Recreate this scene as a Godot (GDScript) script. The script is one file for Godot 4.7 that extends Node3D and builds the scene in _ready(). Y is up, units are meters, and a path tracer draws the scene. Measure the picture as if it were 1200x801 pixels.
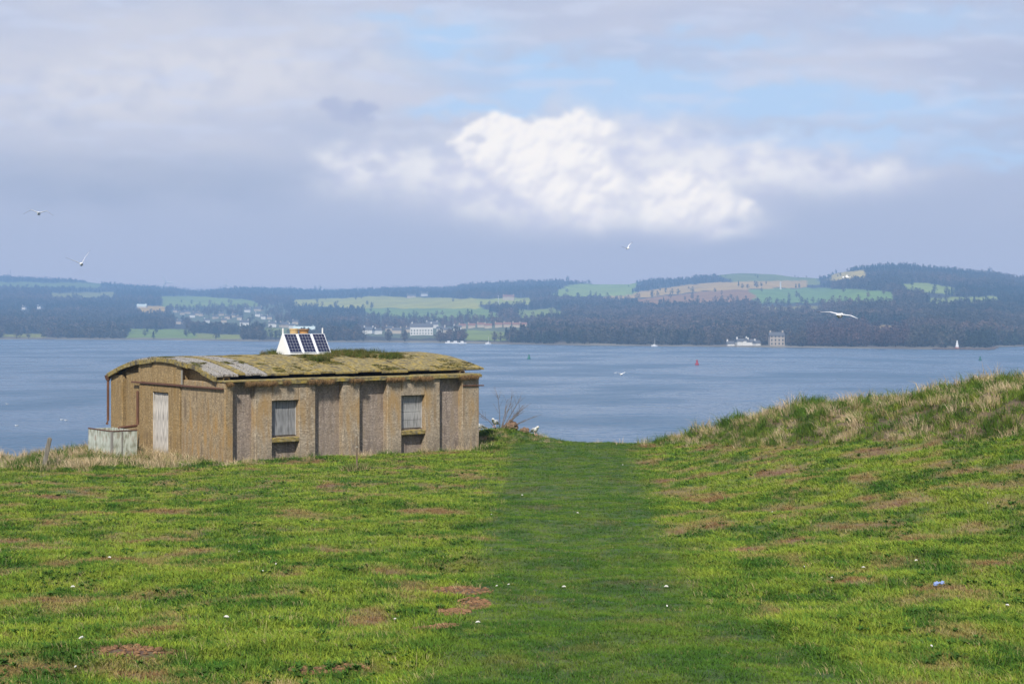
extends Node3D
# A lawn on an island, a disused concrete hut at its edge, a firth and a far shore.
# World: camera at the origin looking along -Z; "d" below is the distance along -Z in metres.

const F := 1800.0      # focal length in photograph pixels (1200 wide)
const HY := 370.0      # row of the level horizon in the photograph
const HAZE := 0.00033
const SEA := -25.0     # sea level
const TH := 0.673697   # turn of the hut
const HUT := Vector3(-8.32, -4.44, -44.5)
const HL := 9.27
const HW := 7.9

var rng := RandomNumberGenerator.new()
var nA := FastNoiseLite.new()
var nB := FastNoiseLite.new()
var nC := FastNoiseLite.new()
var nD := FastNoiseLite.new()
var taken := {}
var M := {}

# ---------------------------------------------------------------- helpers
func lin(r: float, g: float, b: float) -> Color:
	return Color(r / 255.0, g / 255.0, b / 255.0).srgb_to_linear()

func numbered(called: String) -> String:
	if not taken.has(called):
		taken[called] = 0
		return called
	taken[called] += 1
	return "%s_%03d" % [called, taken[called]]

func tag(o: Node, label: String, category: String, group := "") -> Node:
	o.set_meta("label", label)
	o.set_meta("category", category)
	if group != "":
		o.set_meta("group", group)
	return o

func thing(called: String, label: String, category: String, at: Vector3, turn := 0.0, group := "") -> Node3D:
	var o := Node3D.new()
	o.name = numbered(called)
	add_child(o)
	o.position = at
	o.rotation.y = turn
	tag(o, label, category, group)
	return o

func part(called: String, mesh: Mesh, mat: Material, parent: Node, at := Vector3.ZERO, rot := Vector3.ZERO) -> MeshInstance3D:
	var o := MeshInstance3D.new()
	o.name = called if parent != self else numbered(called)
	o.mesh = mesh
	o.material_override = mat
	o.position = at
	o.rotation = rot
	parent.add_child(o, true)
	return o

func struct(called: String, mesh: Mesh, mat: Material) -> MeshInstance3D:
	var o := part(called, mesh, mat, self)
	o.set_meta("kind", "structure")
	return o

func tri(st: SurfaceTool, a: Vector3, b: Vector3, c: Vector3, inside: Vector3) -> void:
	var n := (b - a).cross(c - a)
	if n.length_squared() < 1e-16:
		return
	if n.dot((a + b + c) / 3.0 - inside) > 0.0:
		n = n.normalized()
		st.set_normal(n); st.add_vertex(a)
		st.set_normal(n); st.add_vertex(c)
		st.set_normal(n); st.add_vertex(b)
	else:
		n = -n.normalized()
		st.set_normal(n); st.add_vertex(a)
		st.set_normal(n); st.add_vertex(b)
		st.set_normal(n); st.add_vertex(c)

func quad(st: SurfaceTool, a: Vector3, b: Vector3, c: Vector3, d: Vector3, inside: Vector3) -> void:
	tri(st, a, b, c, inside)
	tri(st, a, c, d, inside)

func begin() -> SurfaceTool:
	var st := SurfaceTool.new()
	st.begin(Mesh.PRIMITIVE_TRIANGLES)
	return st

# chamfered box
func add_box(st: SurfaceTool, c: Vector3, s: Vector3, bev := 0.01, turn := Basis.IDENTITY) -> void:
	var h := s * 0.5
	var e: float = minf(bev, minf(h.x, minf(h.y, h.z)) * 0.45)
	var p := {}
	for sx in [-1, 1]:
		for sy in [-1, 1]:
			for sz in [-1, 1]:
				var v := Vector3(sx * h.x, sy * h.y, sz * h.z)
				p[[sx, sy, sz, 0]] = c + turn * (v - Vector3(0, sy * e, sz * e))
				p[[sx, sy, sz, 1]] = c + turn * (v - Vector3(sx * e, 0, sz * e))
				p[[sx, sy, sz, 2]] = c + turn * (v - Vector3(sx * e, sy * e, 0))
				tri(st, p[[sx, sy, sz, 0]], p[[sx, sy, sz, 1]], p[[sx, sy, sz, 2]], c)
	for s1 in [-1, 1]:
		quad(st, p[[s1, -1, -1, 0]], p[[s1, 1, -1, 0]], p[[s1, 1, 1, 0]], p[[s1, -1, 1, 0]], c)
		quad(st, p[[-1, s1, -1, 1]], p[[1, s1, -1, 1]], p[[1, s1, 1, 1]], p[[-1, s1, 1, 1]], c)
		quad(st, p[[-1, -1, s1, 2]], p[[1, -1, s1, 2]], p[[1, 1, s1, 2]], p[[-1, 1, s1, 2]], c)
		for s2 in [-1, 1]:
			quad(st, p[[-1, s1, s2, 1]], p[[1, s1, s2, 1]], p[[1, s1, s2, 2]], p[[-1, s1, s2, 2]], c)
			quad(st, p[[s1, -1, s2, 0]], p[[s1, 1, s2, 0]], p[[s1, 1, s2, 2]], p[[s1, -1, s2, 2]], c)
			quad(st, p[[s1, s2, -1, 0]], p[[s1, s2, 1, 0]], p[[s1, s2, 1, 1]], p[[s1, s2, -1, 1]], c)

func box(s: Vector3, bev := 0.01) -> ArrayMesh:
	var st := begin()
	add_box(st, Vector3.ZERO, s, bev)
	return st.commit()

# box between two corners, in local coordinates
func span(a: Vector3, b: Vector3, bev := 0.012) -> ArrayMesh:
	var st := begin()
	add_box(st, (a + b) * 0.5, (b - a).abs(), bev)
	return st.commit()

func add_tube(st: SurfaceTool, pts: Array, radii: Array, sides := 8) -> void:
	var rings := []
	for i in pts.size():
		var dir: Vector3
		if i == 0: dir = pts[1] - pts[0]
		elif i == pts.size() - 1: dir = pts[i] - pts[i - 1]
		else: dir = pts[i + 1] - pts[i - 1]
		dir = dir.normalized()
		var a := dir.cross(Vector3.UP if absf(dir.y) < 0.9 else Vector3.RIGHT).normalized()
		var b := dir.cross(a)
		var ring := []
		for k in sides:
			var t := TAU * k / sides
			ring.append(pts[i] + (a * cos(t) + b * sin(t)) * float(radii[i]))
		rings.append(ring)
	for i in pts.size() - 1:
		var mid: Vector3 = (pts[i] + pts[i + 1]) * 0.5
		for k in sides:
			var j := (k + 1) % sides
			quad(st, rings[i][k], rings[i][j], rings[i + 1][j], rings[i + 1][k], mid)
	var inner: Vector3 = (pts[0] + pts[1]) * 0.5
	var inner2: Vector3 = (pts[-1] + pts[-2]) * 0.5
	for k in range(1, sides - 1):
		tri(st, rings[0][0], rings[0][k], rings[0][k + 1], inner)
		tri(st, rings[-1][0], rings[-1][k], rings[-1][k + 1], inner2)

func tube(pts: Array, radii: Array, sides := 8) -> ArrayMesh:
	var st := begin()
	add_tube(st, pts, radii, sides)
	return st.commit()

func grid_mesh(pos: PackedVector3Array, cols: PackedColorArray, nx: int, ny: int) -> ArrayMesh:
	var idx := PackedInt32Array()
	var nor := PackedVector3Array()
	nor.resize(pos.size())
	for j in ny - 1:
		for i in nx - 1:
			var a := j * nx + i
			idx.append_array([a, a + nx, a + 1, a + 1, a + nx, a + nx + 1])
	for t in range(0, idx.size(), 3):
		var n := (pos[idx[t + 2]] - pos[idx[t]]).cross(pos[idx[t + 1]] - pos[idx[t]])
		for k in 3:
			nor[idx[t + k]] += n
	var flip := nor[nor.size() / 2].y < 0.0
	for i in nor.size():
		nor[i] = (-nor[i] if flip else nor[i]).normalized()
	if flip:
		for t in range(0, idx.size(), 3):
			var s := idx[t]
			idx[t] = idx[t + 1]
			idx[t + 1] = s
	var arr := []
	arr.resize(Mesh.ARRAY_MAX)
	arr[Mesh.ARRAY_VERTEX] = pos
	arr[Mesh.ARRAY_NORMAL] = nor
	if cols.size():
		arr[Mesh.ARRAY_COLOR] = cols
	arr[Mesh.ARRAY_INDEX] = idx
	var m := ArrayMesh.new()
	m.add_surface_from_arrays(Mesh.PRIMITIVE_TRIANGLES, arr)
	return m

func scatter(called: String, mesh: Mesh, mat: Material, buf: PackedFloat32Array, parent: Node = null) -> MultiMeshInstance3D:
	var mm := MultiMesh.new()
	mm.transform_format = MultiMesh.TRANSFORM_3D
	mm.use_colors = true
	mm.mesh = mesh
	mm.instance_count = buf.size() / 16
	mm.buffer = buf
	var o := MultiMeshInstance3D.new()
	o.multimesh = mm
	o.material_override = mat
	o.set_meta("kind", "stuff")
	if parent:
		o.name = called
		parent.add_child(o, true)
	else:
		o.name = numbered(called)
		add_child(o)
	return o

func push(buf: PackedFloat32Array, b: Basis, o: Vector3, c: Color) -> void:
	buf.append_array([b.x.x, b.y.x, b.z.x, o.x, b.x.y, b.y.y, b.z.y, o.y, b.x.z, b.y.z, b.z.z, o.z, c.r, c.g, c.b, 1.0])

func pw(x: float, pts: Array) -> float:   # piecewise linear
	if x <= pts[0][0]: return pts[0][1]
	for i in range(1, pts.size()):
		if x <= pts[i][0]:
			return lerpf(pts[i - 1][1], pts[i][1], (x - pts[i - 1][0]) / (pts[i][0] - pts[i - 1][0]))
	return pts[-1][1]

func pws(x: float, pts: Array) -> float:  # the same, eased
	if x <= pts[0][0]: return pts[0][1]
	for i in range(1, pts.size()):
		if x <= pts[i][0]:
			var t: float = (x - pts[i - 1][0]) / (pts[i][0] - pts[i - 1][0])
			return lerpf(pts[i - 1][1], pts[i][1], t * t * (3.0 - 2.0 * t))
	return pts[-1][1]

func mat(c: Color, rough := 0.9, vertex := false) -> StandardMaterial3D:   # c is linear
	var m := StandardMaterial3D.new()
	m.albedo_color = c.linear_to_srgb()
	m.roughness = rough
	m.vertex_color_use_as_albedo = vertex
	return m

# texture from a ramp of linear colours over a noise
func noise_tex(seed_: int, freq: float, size: int, stops: Array, type := FastNoiseLite.TYPE_SIMPLEX_SMOOTH, octaves := 4, cell := false) -> ImageTexture:
	var n := FastNoiseLite.new()
	n.seed = seed_
	n.frequency = freq
	n.noise_type = FastNoiseLite.TYPE_CELLULAR if cell else type
	if cell:
		n.cellular_return_type = FastNoiseLite.RETURN_CELL_VALUE
		n.fractal_type = FastNoiseLite.FRACTAL_NONE
	n.fractal_octaves = octaves
	var im := n.get_seamless_image(size, size, false, false, 0.12)
	var src := im.get_data()
	var lut := PackedByteArray()
	for i in 256:
		var t := i / 255.0
		var c := Color()
		for k in range(1, stops.size()):
			if t <= stops[k][0] or k == stops.size() - 1:
				var u := clampf((t - stops[k - 1][0]) / maxf(stops[k][0] - stops[k - 1][0], 1e-5), 0.0, 1.0)
				var ca: Color = stops[k - 1][1]
				c = ca.lerp(stops[k][1], u)
				break
		var s := c.linear_to_srgb()
		lut.append_array([int(clampf(s.r, 0, 1) * 255), int(clampf(s.g, 0, 1) * 255), int(clampf(s.b, 0, 1) * 255), int(clampf(c.a, 0, 1) * 255)])
	# spread the histogram
	var hist := PackedInt32Array()
	hist.resize(256)
	for v in src:
		hist[v] += 1
	var cum := PackedByteArray()
	cum.resize(256)
	var total := 0
	for i in 256:
		total += hist[i]
		cum[i] = int(255.0 * total / src.size())
	var out := PackedByteArray()
	out.resize(src.size() * 4)
	for i in src.size():
		var k := int(cum[src[i]]) * 4
		out[i * 4] = lut[k]
		out[i * 4 + 1] = lut[k + 1]
		out[i * 4 + 2] = lut[k + 2]
		out[i * 4 + 3] = lut[k + 3]
	return ImageTexture.create_from_image(Image.create_from_data(size, size, false, Image.FORMAT_RGBA8, out))

func triplanar(m: StandardMaterial3D, tex: Texture2D, scale_: Vector3, world := true) -> StandardMaterial3D:
	m.albedo_texture = tex
	m.uv1_triplanar = true
	m.uv1_world_triplanar = world
	m.uv1_scale = scale_
	return m

func stained(m: StandardMaterial3D, tex: Texture2D, scale_: Vector3, world := true) -> StandardMaterial3D:
	m.detail_enabled = true
	m.detail_albedo = tex
	m.detail_blend_mode = BaseMaterial3D.BLEND_MODE_MIX
	m.detail_uv_layer = BaseMaterial3D.DETAIL_UV_2
	m.uv2_triplanar = true
	m.uv2_world_triplanar = world
	m.uv2_scale = scale_
	return m

func relief(m: StandardMaterial3D, tex: Texture2D, cm: float) -> StandardMaterial3D:
	m.heightmap_enabled = true
	m.heightmap_texture = tex
	m.heightmap_scale = cm
	return m

# ---------------------------------------------------------------- camera, sky, sun
func setup_view() -> void:
	var cam := Camera3D.new()
	cam.name = "camera"
	cam.projection = Camera3D.PROJECTION_FRUSTUM
	cam.near = 0.5
	cam.far = 30000.0
	cam.size = cam.near * 801.0 / F
	cam.frustum_offset = Vector2(0, -cam.near * (400.5 - HY) / F)
	add_child(cam)
	cam.current = true

	var env := Environment.new()
	env.background_mode = Environment.BG_SKY
	env.tonemap_mode = Environment.TONE_MAPPER_LINEAR
	env.tonemap_exposure = 1.08
	env.sdfgi_enabled = true
	env.ssao_enabled = true
	env.ssil_enabled = true
	env.fog_enabled = true
	env.fog_density = HAZE
	env.fog_light_color = Color(0.36, 0.62, 1.0).linear_to_srgb()
	var pano := PanoramaSkyMaterial.new()
	pano.panorama = make_sky()
	var sky := Sky.new()
	sky.sky_material = pano
	env.sky = sky
	env.background_energy_multiplier = 2.0
	env.sky_rotation = Vector3(0, PI, 0)
	var we := WorldEnvironment.new()
	we.name = "world_environment"
	we.environment = env
	add_child(we)

	var sun := DirectionalLight3D.new()
	sun.name = "sun"
	sun.light_energy = 1.6
	sun.light_color = Color(1.0, 0.975, 0.925)
	sun.light_angular_distance = 0.5
	sun.shadow_enabled = true
	add_child(sun)
	var from := Vector3(-0.20, 0.0, 1.0).normalized() * cos(deg_to_rad(43.0)) + Vector3(0, sin(deg_to_rad(43.0)), 0)
	sun.look_at_from_position(from * 50.0, Vector3.ZERO)

# Cumulus lobes, in degrees of azimuth and elevation turned to photograph rows and columns for reading them off
const LOBES := [
	[548, 163, 24], [566, 152, 20], [594, 148, 20], [616, 164, 26], [648, 160, 28], [684, 148, 30], [703, 152, 20],
	[585, 172, 30], [635, 190, 38], [672, 185, 34], [605, 185, 26], [655, 218, 32], [684, 236, 26], [700, 205, 22], [722, 215, 20],
	[770, 224, 22], [798, 212, 28], [822, 228, 28], [848, 236, 22], [877, 242, 15], [800, 244, 26], [835, 256, 20], [698, 256, 20], [768, 250, 18],
]
const VEILS := [[560, 205, 60, 36], [630, 235, 70, 34], [735, 195, 60, 40], [770, 172, 70, 28], [830, 195, 70, 36], [905, 195, 80, 30], [440, 190, 46, 26], [500, 205, 50, 26], [408, 205, 46, 24], [600, 215, 90, 44], [690, 180, 70, 44], [800, 235, 90, 40], [845, 272, 50, 16], [1010, 205, 70, 20], [730, 250, 60, 24]]
const GAPS := [
	[530, 48, 70, 26, 1.0], [560, 130, 60, 10, 1.0], [640, 85, 110, 22, 0.9], [760, 105, 120, 34, 1.0], [900, 118, 150, 26, 0.95],
	[1060, 125, 140, 24, 0.8], [980, 165, 220, 14, 0.75], [1090, 25, 130, 16, 0.5], [470, 25, 60, 12, 0.6], [850, 50, 110, 14, 0.55], [1150, 180, 90, 12, 0.6], [610, 110, 60, 22, 0.9],
]

func cloud_base(dir: Vector3) -> Color:
	# stratiform layer with thin gaps: the same recipe all round the horizon
	var el := rad_to_deg(asin(clampf(dir.y, -1, 1)))
	var h := 1.0 / (0.12 + maxf(dir.y, 0.0))
	var p := Vector3(dir.x * h, dir.z * h, 0.0)
	var az := atan2(dir.x, -dir.z) * 57.3
	var n := nA.get_noise_2d(p.x * 90.0, p.y * 90.0) * 0.6 + nB.get_noise_2d(az * 7.0, el * 30.0) * 0.5
	var low := lin(166, 181, 209)
	var mid := lin(181, 192, 217)
	var high := lin(188, 198, 224)
	var c := low.lerp(mid, smoothstep(2.5, 8.0, el)).lerp(high, smoothstep(8.0, 30.0, el))
	c = c.lerp(lin(166, 181, 209), clampf(-n * 1.0, 0.0, 0.5) * smoothstep(3.0, 6.0, el))
	c = c.lerp(lin(203, 207, 222), clampf(n * 1.5, 0.0, 0.55) * smoothstep(3.0, 7.0, el))
	var gap := smoothstep(0.12, 0.5, nC.get_noise_2d(p.x * 70.0 + 300.0, p.y * 70.0)) * smoothstep(10.0, 22.0, el)
	return c.lerp(lin(150, 188, 240), gap * 0.9)

func sky_at(az: float, el: float) -> Color:
	# the haze below stands in front of this sky, so the sky itself is what is left when its share is taken off
	var c := clouds_at(az, el)
	var t := exp(-HAZE * minf(122.0 / maxf(sin(el), 0.01), 6500.0))
	return Color(maxf((c.r - 0.20 * (1.0 - t)) / t, 0.1), maxf((c.g - 0.36 * (1.0 - t)) / t, 0.1), maxf((c.b - 0.60 * (1.0 - t)) / t, 0.1))

func billow(x: float, y: float) -> Vector2:   # how far inside, and how far the billow bulges towards us
	var m := 0.0
	var h := 0.0
	var jx := nB.get_noise_2d(x * 2.2, y * 2.6) * 11.0 + nC.get_noise_2d(x * 5.0, y * 5.5) * 1.4
	var jy := nC.get_noise_2d(x * 2.4, y * 2.8) * 11.0 + nB.get_noise_2d(x * 5.0, y * 5.5) * 1.4
	for l in LOBES:
		var r: float = l[2] * 1.30
		var dx: float = (x + jx - l[0]) / r
		var dy: float = (y + jy - l[1] - l[2] * 0.2) / r
		var q := dx * dx + dy * dy
		var g := exp(-1.7 * q)
		m = 1.0 - (1.0 - m) * (1.0 - 0.8 * g)
		var hh := r * g
		var k := 6.0   # smooth union of the bulges
		var a := maxf(k - absf(h - hh), 0.0) / k
		h = maxf(h, hh) + a * a * k * 0.25
	return Vector2(m, h)

func clouds_at(az: float, el: float) -> Color:
	var ca := cos(az)
	var dir := Vector3(sin(az) * cos(el), sin(el), -ca * cos(el))
	var c := cloud_base(dir)
	if ca < 0.8 or el > 0.45:
		return c
	var x := 600.0 + F * tan(az)
	var y := HY - F * tan(el) / ca
	if x < -200 or x > 1400 or y < -260:
		return c
	var w1 := nA.get_noise_2d(x * 0.55, y * 1.6)
	var w2 := nB.get_noise_2d(x * 1.6, y * 2.6)
	var w3 := nC.get_noise_2d(x * 4.0, y * 5.0)
	# dull grey bank low on one side
	var bank := exp(-pow((x - 130.0) / 230.0, 2.0) - pow((y - 208.0 + w1 * 14.0) / 34.0, 2.0))
	c = c.lerp(lin(155, 172, 201), clampf(bank * 1.0, 0.0, 0.85))
	var lav := exp(-pow((x - 200.0) / 330.0, 2.0) - pow((y - 70.0) / 110.0, 2.0))
	c = c.lerp(lin(199, 204, 219), clampf(lav * (0.9 + w1 * 0.7), 0.0, 0.9))
	var streak := exp(-pow((x - 220.0) / 260.0, 2.0) - pow((y - 100.0 + 0.12 * x - 20.0 + w2 * 12.0) / 40.0, 2.0))
	c = c.lerp(lin(210, 213, 224), clampf(streak * (0.6 + w2 * 1.2), 0.0, 0.7))
	# blue gaps between the layers
	var gap := 0.0
	for g in GAPS:
		var gx: float = (x - g[0] + w1 * 50.0) / g[2]
		var gy: float = (y - g[1] + w2 * 16.0 + w1 * 10.0) / g[3]
		gap = maxf(gap, g[4] * exp(-gx * gx - gy * gy))
	c = c.lerp(lin(174, 203, 236), clampf(gap * 1.25 + w2 * 0.25 * gap, 0.0, 0.95))
	# thin veils over the gaps
	var veil := smoothstep(0.05, 0.5, nB.get_noise_2d(x * 0.7 + 900.0, y * 3.2)) * smoothstep(220.0, 120.0, y)
	c = c.lerp(lin(198, 208, 230), veil * 0.5)
	# pale sheet running off the cumulus
	var sheet := smoothstep(0.0, 1.0, exp(-pow((x - 900.0) / 170.0, 2.0) - pow((y - 190.0 - (x - 900.0) * 0.06 + w1 * 14.0) / 32.0, 2.0)))
	c = c.lerp(lin(200, 208, 228), sheet * (0.55 + w2 * 0.8) )
	# the soft pale body of the cumulus
	var body := 0.0
	for v in VEILS:
		var vx: float = (x - v[0] + w1 * 26.0 + w2 * 8.0) / v[2]
		var vy: float = (y - v[1] + w2 * 10.0 + w3 * 3.0) / v[3]
		body = 1.0 - (1.0 - body) * (1.0 - 0.64 * exp(-vx * vx - vy * vy))
	body *= smoothstep(302.0, 250.0, y + w1 * 18.0)
	c = c.lerp(lin(208, 212, 230).lerp(lin(225, 227, 234), clampf(0.5 + w2 * 1.4, 0.0, 1.0)), clampf(body * (1.0 + w2 * 0.4), 0.0, 0.92))
	# its bright billows
	if x > 340 and x < 960 and y > 90 and y < 310:
		var e := billow(x, y)
		var hx := billow(x + 2.5, y).y - billow(x - 2.5, y).y
		var hy := billow(x, y + 2.5).y - billow(x, y - 2.5).y
		var nn := Vector3(-hx / 5.0, -hy / 5.0, 1.9).normalized()
		var lit := nn.dot(Vector3(-0.36, -0.66, 0.66)) + w2 * 0.16
		var soft := maxf(smoothstep(200.0, 262.0, y), smoothstep(640.0, 740.0, x) * 0.6)
		var top := smoothstep(lerpf(0.30, 0.12, soft), lerpf(0.66, 1.02, soft), e.x + w3 * 0.16)
		var cc := lin(218, 220, 231).lerp(lin(232, 232, 237), smoothstep(0.15, 0.60, lit)).lerp(lin(241, 239, 239), smoothstep(0.52, 0.90, lit))
		c = c.lerp(cc, top * smoothstep(300.0, 222.0, y + w1 * 20.0) * 0.95)
		# small dark scraps
		for s in [[385, 122, 14, 9], [412, 133, 26, 13], [425, 128, 18, 10], [554, 162, 13, 6], [436, 194, 16, 7]]:
			var sx: float = (x - s[0] + w3 * 7.0 + w2 * 6.0) / s[2]
			var sy: float = (y - s[1] + w3 * 5.0) / s[3]
			c = c.lerp(lin(170, 182, 211), smoothstep(1.6, 0.3, sx * sx + sy * sy) * (0.75 if s[0] < 430 and s[1] < 140 else 0.45))
	return c

func put_px(data: PackedByteArray, k: int, c: Color, jit: float) -> void:
	var s := Color(c.r * 0.5, c.g * 0.5, c.b * 0.5).linear_to_srgb()   # stored at half strength to keep the bright cloud from clipping
	data[k] = int(clampf(s.r * 255.0 + jit, 0, 255))
	data[k + 1] = int(clampf(s.g * 255.0 + jit, 0, 255))
	data[k + 2] = int(clampf(s.b * 255.0 + jit, 0, 255))

func make_sky() -> ImageTexture:
	var lw := 720
	var lh := 180   # upper half only
	var d0 := PackedByteArray()
	d0.resize(lw * lh * 3)
	for j in lh:
		var el := PI * 0.5 * (1.0 - (j + 0.5) / lh)
		for i in lw:
			var az := TAU * ((i + 0.5) / lw - 0.5)
			put_px(d0, (j * lw + i) * 3, sky_at(az, el), rng.randf())
	var up := Image.create_from_data(lw, lh, false, Image.FORMAT_RGB8, d0)
	up.resize(4096, 1024, Image.INTERPOLATE_CUBIC)
	var im := Image.create(4096, 2048, false, Image.FORMAT_RGB8)
	im.fill(Color8(87, 94, 109))
	im.blit_rect(up, Rect2i(0, 0, 4096, 1024), Vector2i(0, 0))
	# the part round the view in full detail
	var x0 := 2048 - 290
	var ww := 580
	var hh := 190
	var d1 := PackedByteArray()
	d1.resize(ww * hh * 3)
	for j in hh:
		var el := PI * 0.5 * (1.0 - (1024 - hh + j + 0.5) / 1024.0)
		for i in ww:
			var az := TAU * ((x0 + i + 0.5) / 4096.0 - 0.5)
			put_px(d1, (j * ww + i) * 3, sky_at(az, el), rng.randf())
	im.blit_rect(Image.create_from_data(ww, hh, false, Image.FORMAT_RGB8, d1), Rect2i(0, 0, ww, hh), Vector2i(x0, 1024 - hh))
	return ImageTexture.create_from_image(im)

# ---------------------------------------------------------------- the island
func edge_d(x: float) -> float:
	return pws(x, [[-40, 34], [-25, 41], [-15, 46.5], [-13.2, 53], [-6, 59], [0, 56.5], [2.6, 53], [5.5, 52], [8.8, 48], [12, 41.5], [16, 37], [40, 30]])

func path_c(d: float) -> float:
	return 0.62 + (d - 11.7) * 0.0330 + 0.32 * smoothstep(18.0, 10.0, d) + nA.get_noise_2d(d * 6.0, 40.0) * 0.10

func path_half(d: float) -> float:
	return 1.22 + (d - 11.7) * 0.020 + 0.50 * smoothstep(18.0, 10.0, d)

func bank(x: float, d: float) -> float:   # 0..1 up the rough bank on the one side
	var foot := 48.6 - (x - 5.0) * 3.3 + nB.get_noise_2d(x * 25.0, d * 25.0) * 0.9
	return clampf((d - foot) / 6.0, 0.0, 1.0) * smoothstep(4.2, 9.0, x)

func ground(x: float, d: float) -> float:
	var y := pws(d, [[-30, -0.6], [0, -1.62]]) if d < 0 else pw(d, [[0, -1.62], [6, -2.22], [11.7, -2.80], [18, -3.22], [25, -3.58], [34, -3.98], [44.5, -4.27], [52, -4.36], [60, -4.4]])
	var xr := 1.9 + (d - 11.7) * 0.0573
	var k := 0.235 * smoothstep(9.0, 36.0, d)
	var over := maxf(0.0, x - xr)
	y += k * over * over / (over + 1.2)
	var b := bank(x, d)
	y += 0.48 * b * b * (3.0 - 2.0 * b) + b * (1.0 - b * 0.5) * (nC.get_noise_2d(x * 75.0, d * 75.0) * 0.42 + nB.get_noise_2d(x * 160.0, d * 160.0) * 0.20)
	# rough hump by the hut's far end
	y += 0.30 * exp(-pow((x + 0.4) / 1.1, 2.0) - pow((d - 54.0) / 1.8, 2.0))
	y += nA.get_noise_2d(x * 22.0, d * 22.0) * 0.10 + nB.get_noise_2d(x * 70.0, d * 70.0) * 0.045
	var e := edge_d(x) + nB.get_noise_2d(x * 40.0, 7.0) * 0.6
	if d > e:
		y -= minf((d - e) * 0.55 + (d - e) * (d - e) * 0.25, 26.0)
	return maxf(y, SEA - 4.0)

func lawn(x: float, d: float) -> Color:
	# colours of turf: lush, yellow green, dead and bare
	var pc := path_c(d)
	var ph := path_half(d)
	var onpath := smoothstep(ph + 0.55, ph - 0.40, absf(x - pc) + nB.get_noise_2d(x * 90.0, d * 50.0) * 0.45 + nA.get_noise_2d(x * 30.0, d * 24.0) * 0.35)
	var a := nA.get_noise_2d(x * 38.0, d * 30.0)
	var b := nB.get_noise_2d(x * 130.0 + 50.0, d * 95.0)
	var c := nC.get_noise_2d(x * 420.0, d * 330.0)
	var dry := nD.get_noise_2d(x * 60.0, d * 44.0)
	var v := a * 0.40 + b * 0.62 + c * 0.50
	var col := Color(0.092, 0.180, 0.024).lerp(Color(0.236, 0.306, 0.036), smoothstep(-0.36, 0.34, v + 0.02))
	col = col.lerp(Color(0.050, 0.128, 0.016), smoothstep(0.08, 0.46, -v))
	var side := 0.0
	if x > pc: side = 0.10 * smoothstep(14.0, 30.0, d) + 0.03
	else: side = 0.07 * smoothstep(20.0, 40.0, d)
	var dd := smoothstep(0.10, 0.42, dry + c * 0.34 + b * 0.26 + side) * (1.0 - onpath)
	col = col.lerp(Color(0.34, 0.25, 0.10), dd * 0.72)
	var soil := smoothstep(0.44, 0.64, dry + b * 0.35 + c * 0.2 + side * 0.5) * (1.0 - onpath)
	col = col.lerp(Color(0.23, 0.125, 0.06), soil * 0.8)
	var pathcol := Color(0.054, 0.130, 0.018).lerp(Color(0.120, 0.198, 0.024), smoothstep(-0.40, 0.45, v))
	pathcol = pathcol.lerp(Color(0.16, 0.15, 0.05), smoothstep(0.30, 0.6, dry + c * 0.35) * 0.5)
	col = col.lerp(pathcol, onpath)
	# worn edge beside the mown strip
	var rim := exp(-pow((x - pc + ph + 0.30) / 0.22, 2.0)) * smoothstep(30.0, 12.0, d)
	col = col.lerp(Color(0.22, 0.30, 0.025), rim * clampf(0.5 + b, 0.0, 0.8))
	for s in SCRAPES:
		var q: float = Vector2((x - s[0]) / s[2], (d - s[1]) / s[3]).length() + c * 0.5
		col = col.lerp(Color(0.165, 0.095, 0.055), smoothstep(1.1, 0.7, q) * 0.9)
	return col

func bare(x: float, d: float) -> float:
	var r := 0.0
	var c := nC.get_noise_2d(x * 210.0, d * 190.0)
	for s in SCRAPES:
		r = maxf(r, smoothstep(1.15, 0.6, Vector2((x - s[0]) / s[2], (d - s[1]) / s[3]).length() + c * 0.5))
	return r

const SCRAPES := [[-0.58, 17.7, 0.34, 0.42], [-0.42, 16.7, 0.17, 0.35], [-0.62, 16.1, 0.16, 0.22], [-0.75, 15.0, 0.22, 0.18], [-3.2, 13.0, 0.35, 0.25], [3.3, 22.5, 0.4, 0.3], [-1.5, 12.6, 0.3, 0.15]]

func make_ground() -> void:
	var fx := PackedFloat32Array()
	var fd := PackedFloat32Array()
	var x := -70.0
	while x < 70.0:
		fx.append(x)
		x += 0.16 if absf(x + 0.5) < 20.0 else (0.8 if absf(x) < 30 else 4.0)
	var d := -40.0
	while d < 140.0:
		fd.append(d)
		d += 2.0 if d < 8.0 else (0.12 if d < 28.0 else (0.17 if d < 62.0 else 3.0))
	var pos := PackedVector3Array()
	var col := PackedColorArray()
	for q in fd:
		for p in fx:
			pos.append(Vector3(p, ground(p, q), -q))
			var c := Color(0.07, 0.10, 0.02)
			if q > 8.0 and q < 62.0:
				c = lawn(p, q)
				var b := bank(p, q)
				c = c.lerp(Color(0.20, 0.17, 0.075), smoothstep(0.02, 0.2, b))
				c = Color(c.r * 0.72, c.g * 0.62, c.b * 0.8)
			if q > edge_d(p) + 1.0:
				c = Color(0.10, 0.085, 0.05)
			c.a = 1.0
			col.append(c)
	var m := mat(Color.WHITE, 0.95, true)
	var tex := noise_tex(31, 0.03, 512, [[0.0, Color(0.55, 0.55, 0.55)], [0.5, Color(0.85, 0.85, 0.85)], [1.0, Color(1, 1, 1)]], FastNoiseLite.TYPE_SIMPLEX_SMOOTH, 5)
	triplanar(m, tex, Vector3(0.9, 0.9, 0.9))
	relief(m, tex, 0.8)
	struct("ground", grid_mesh(pos, col, fx.size(), fd.size()), m)

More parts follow.
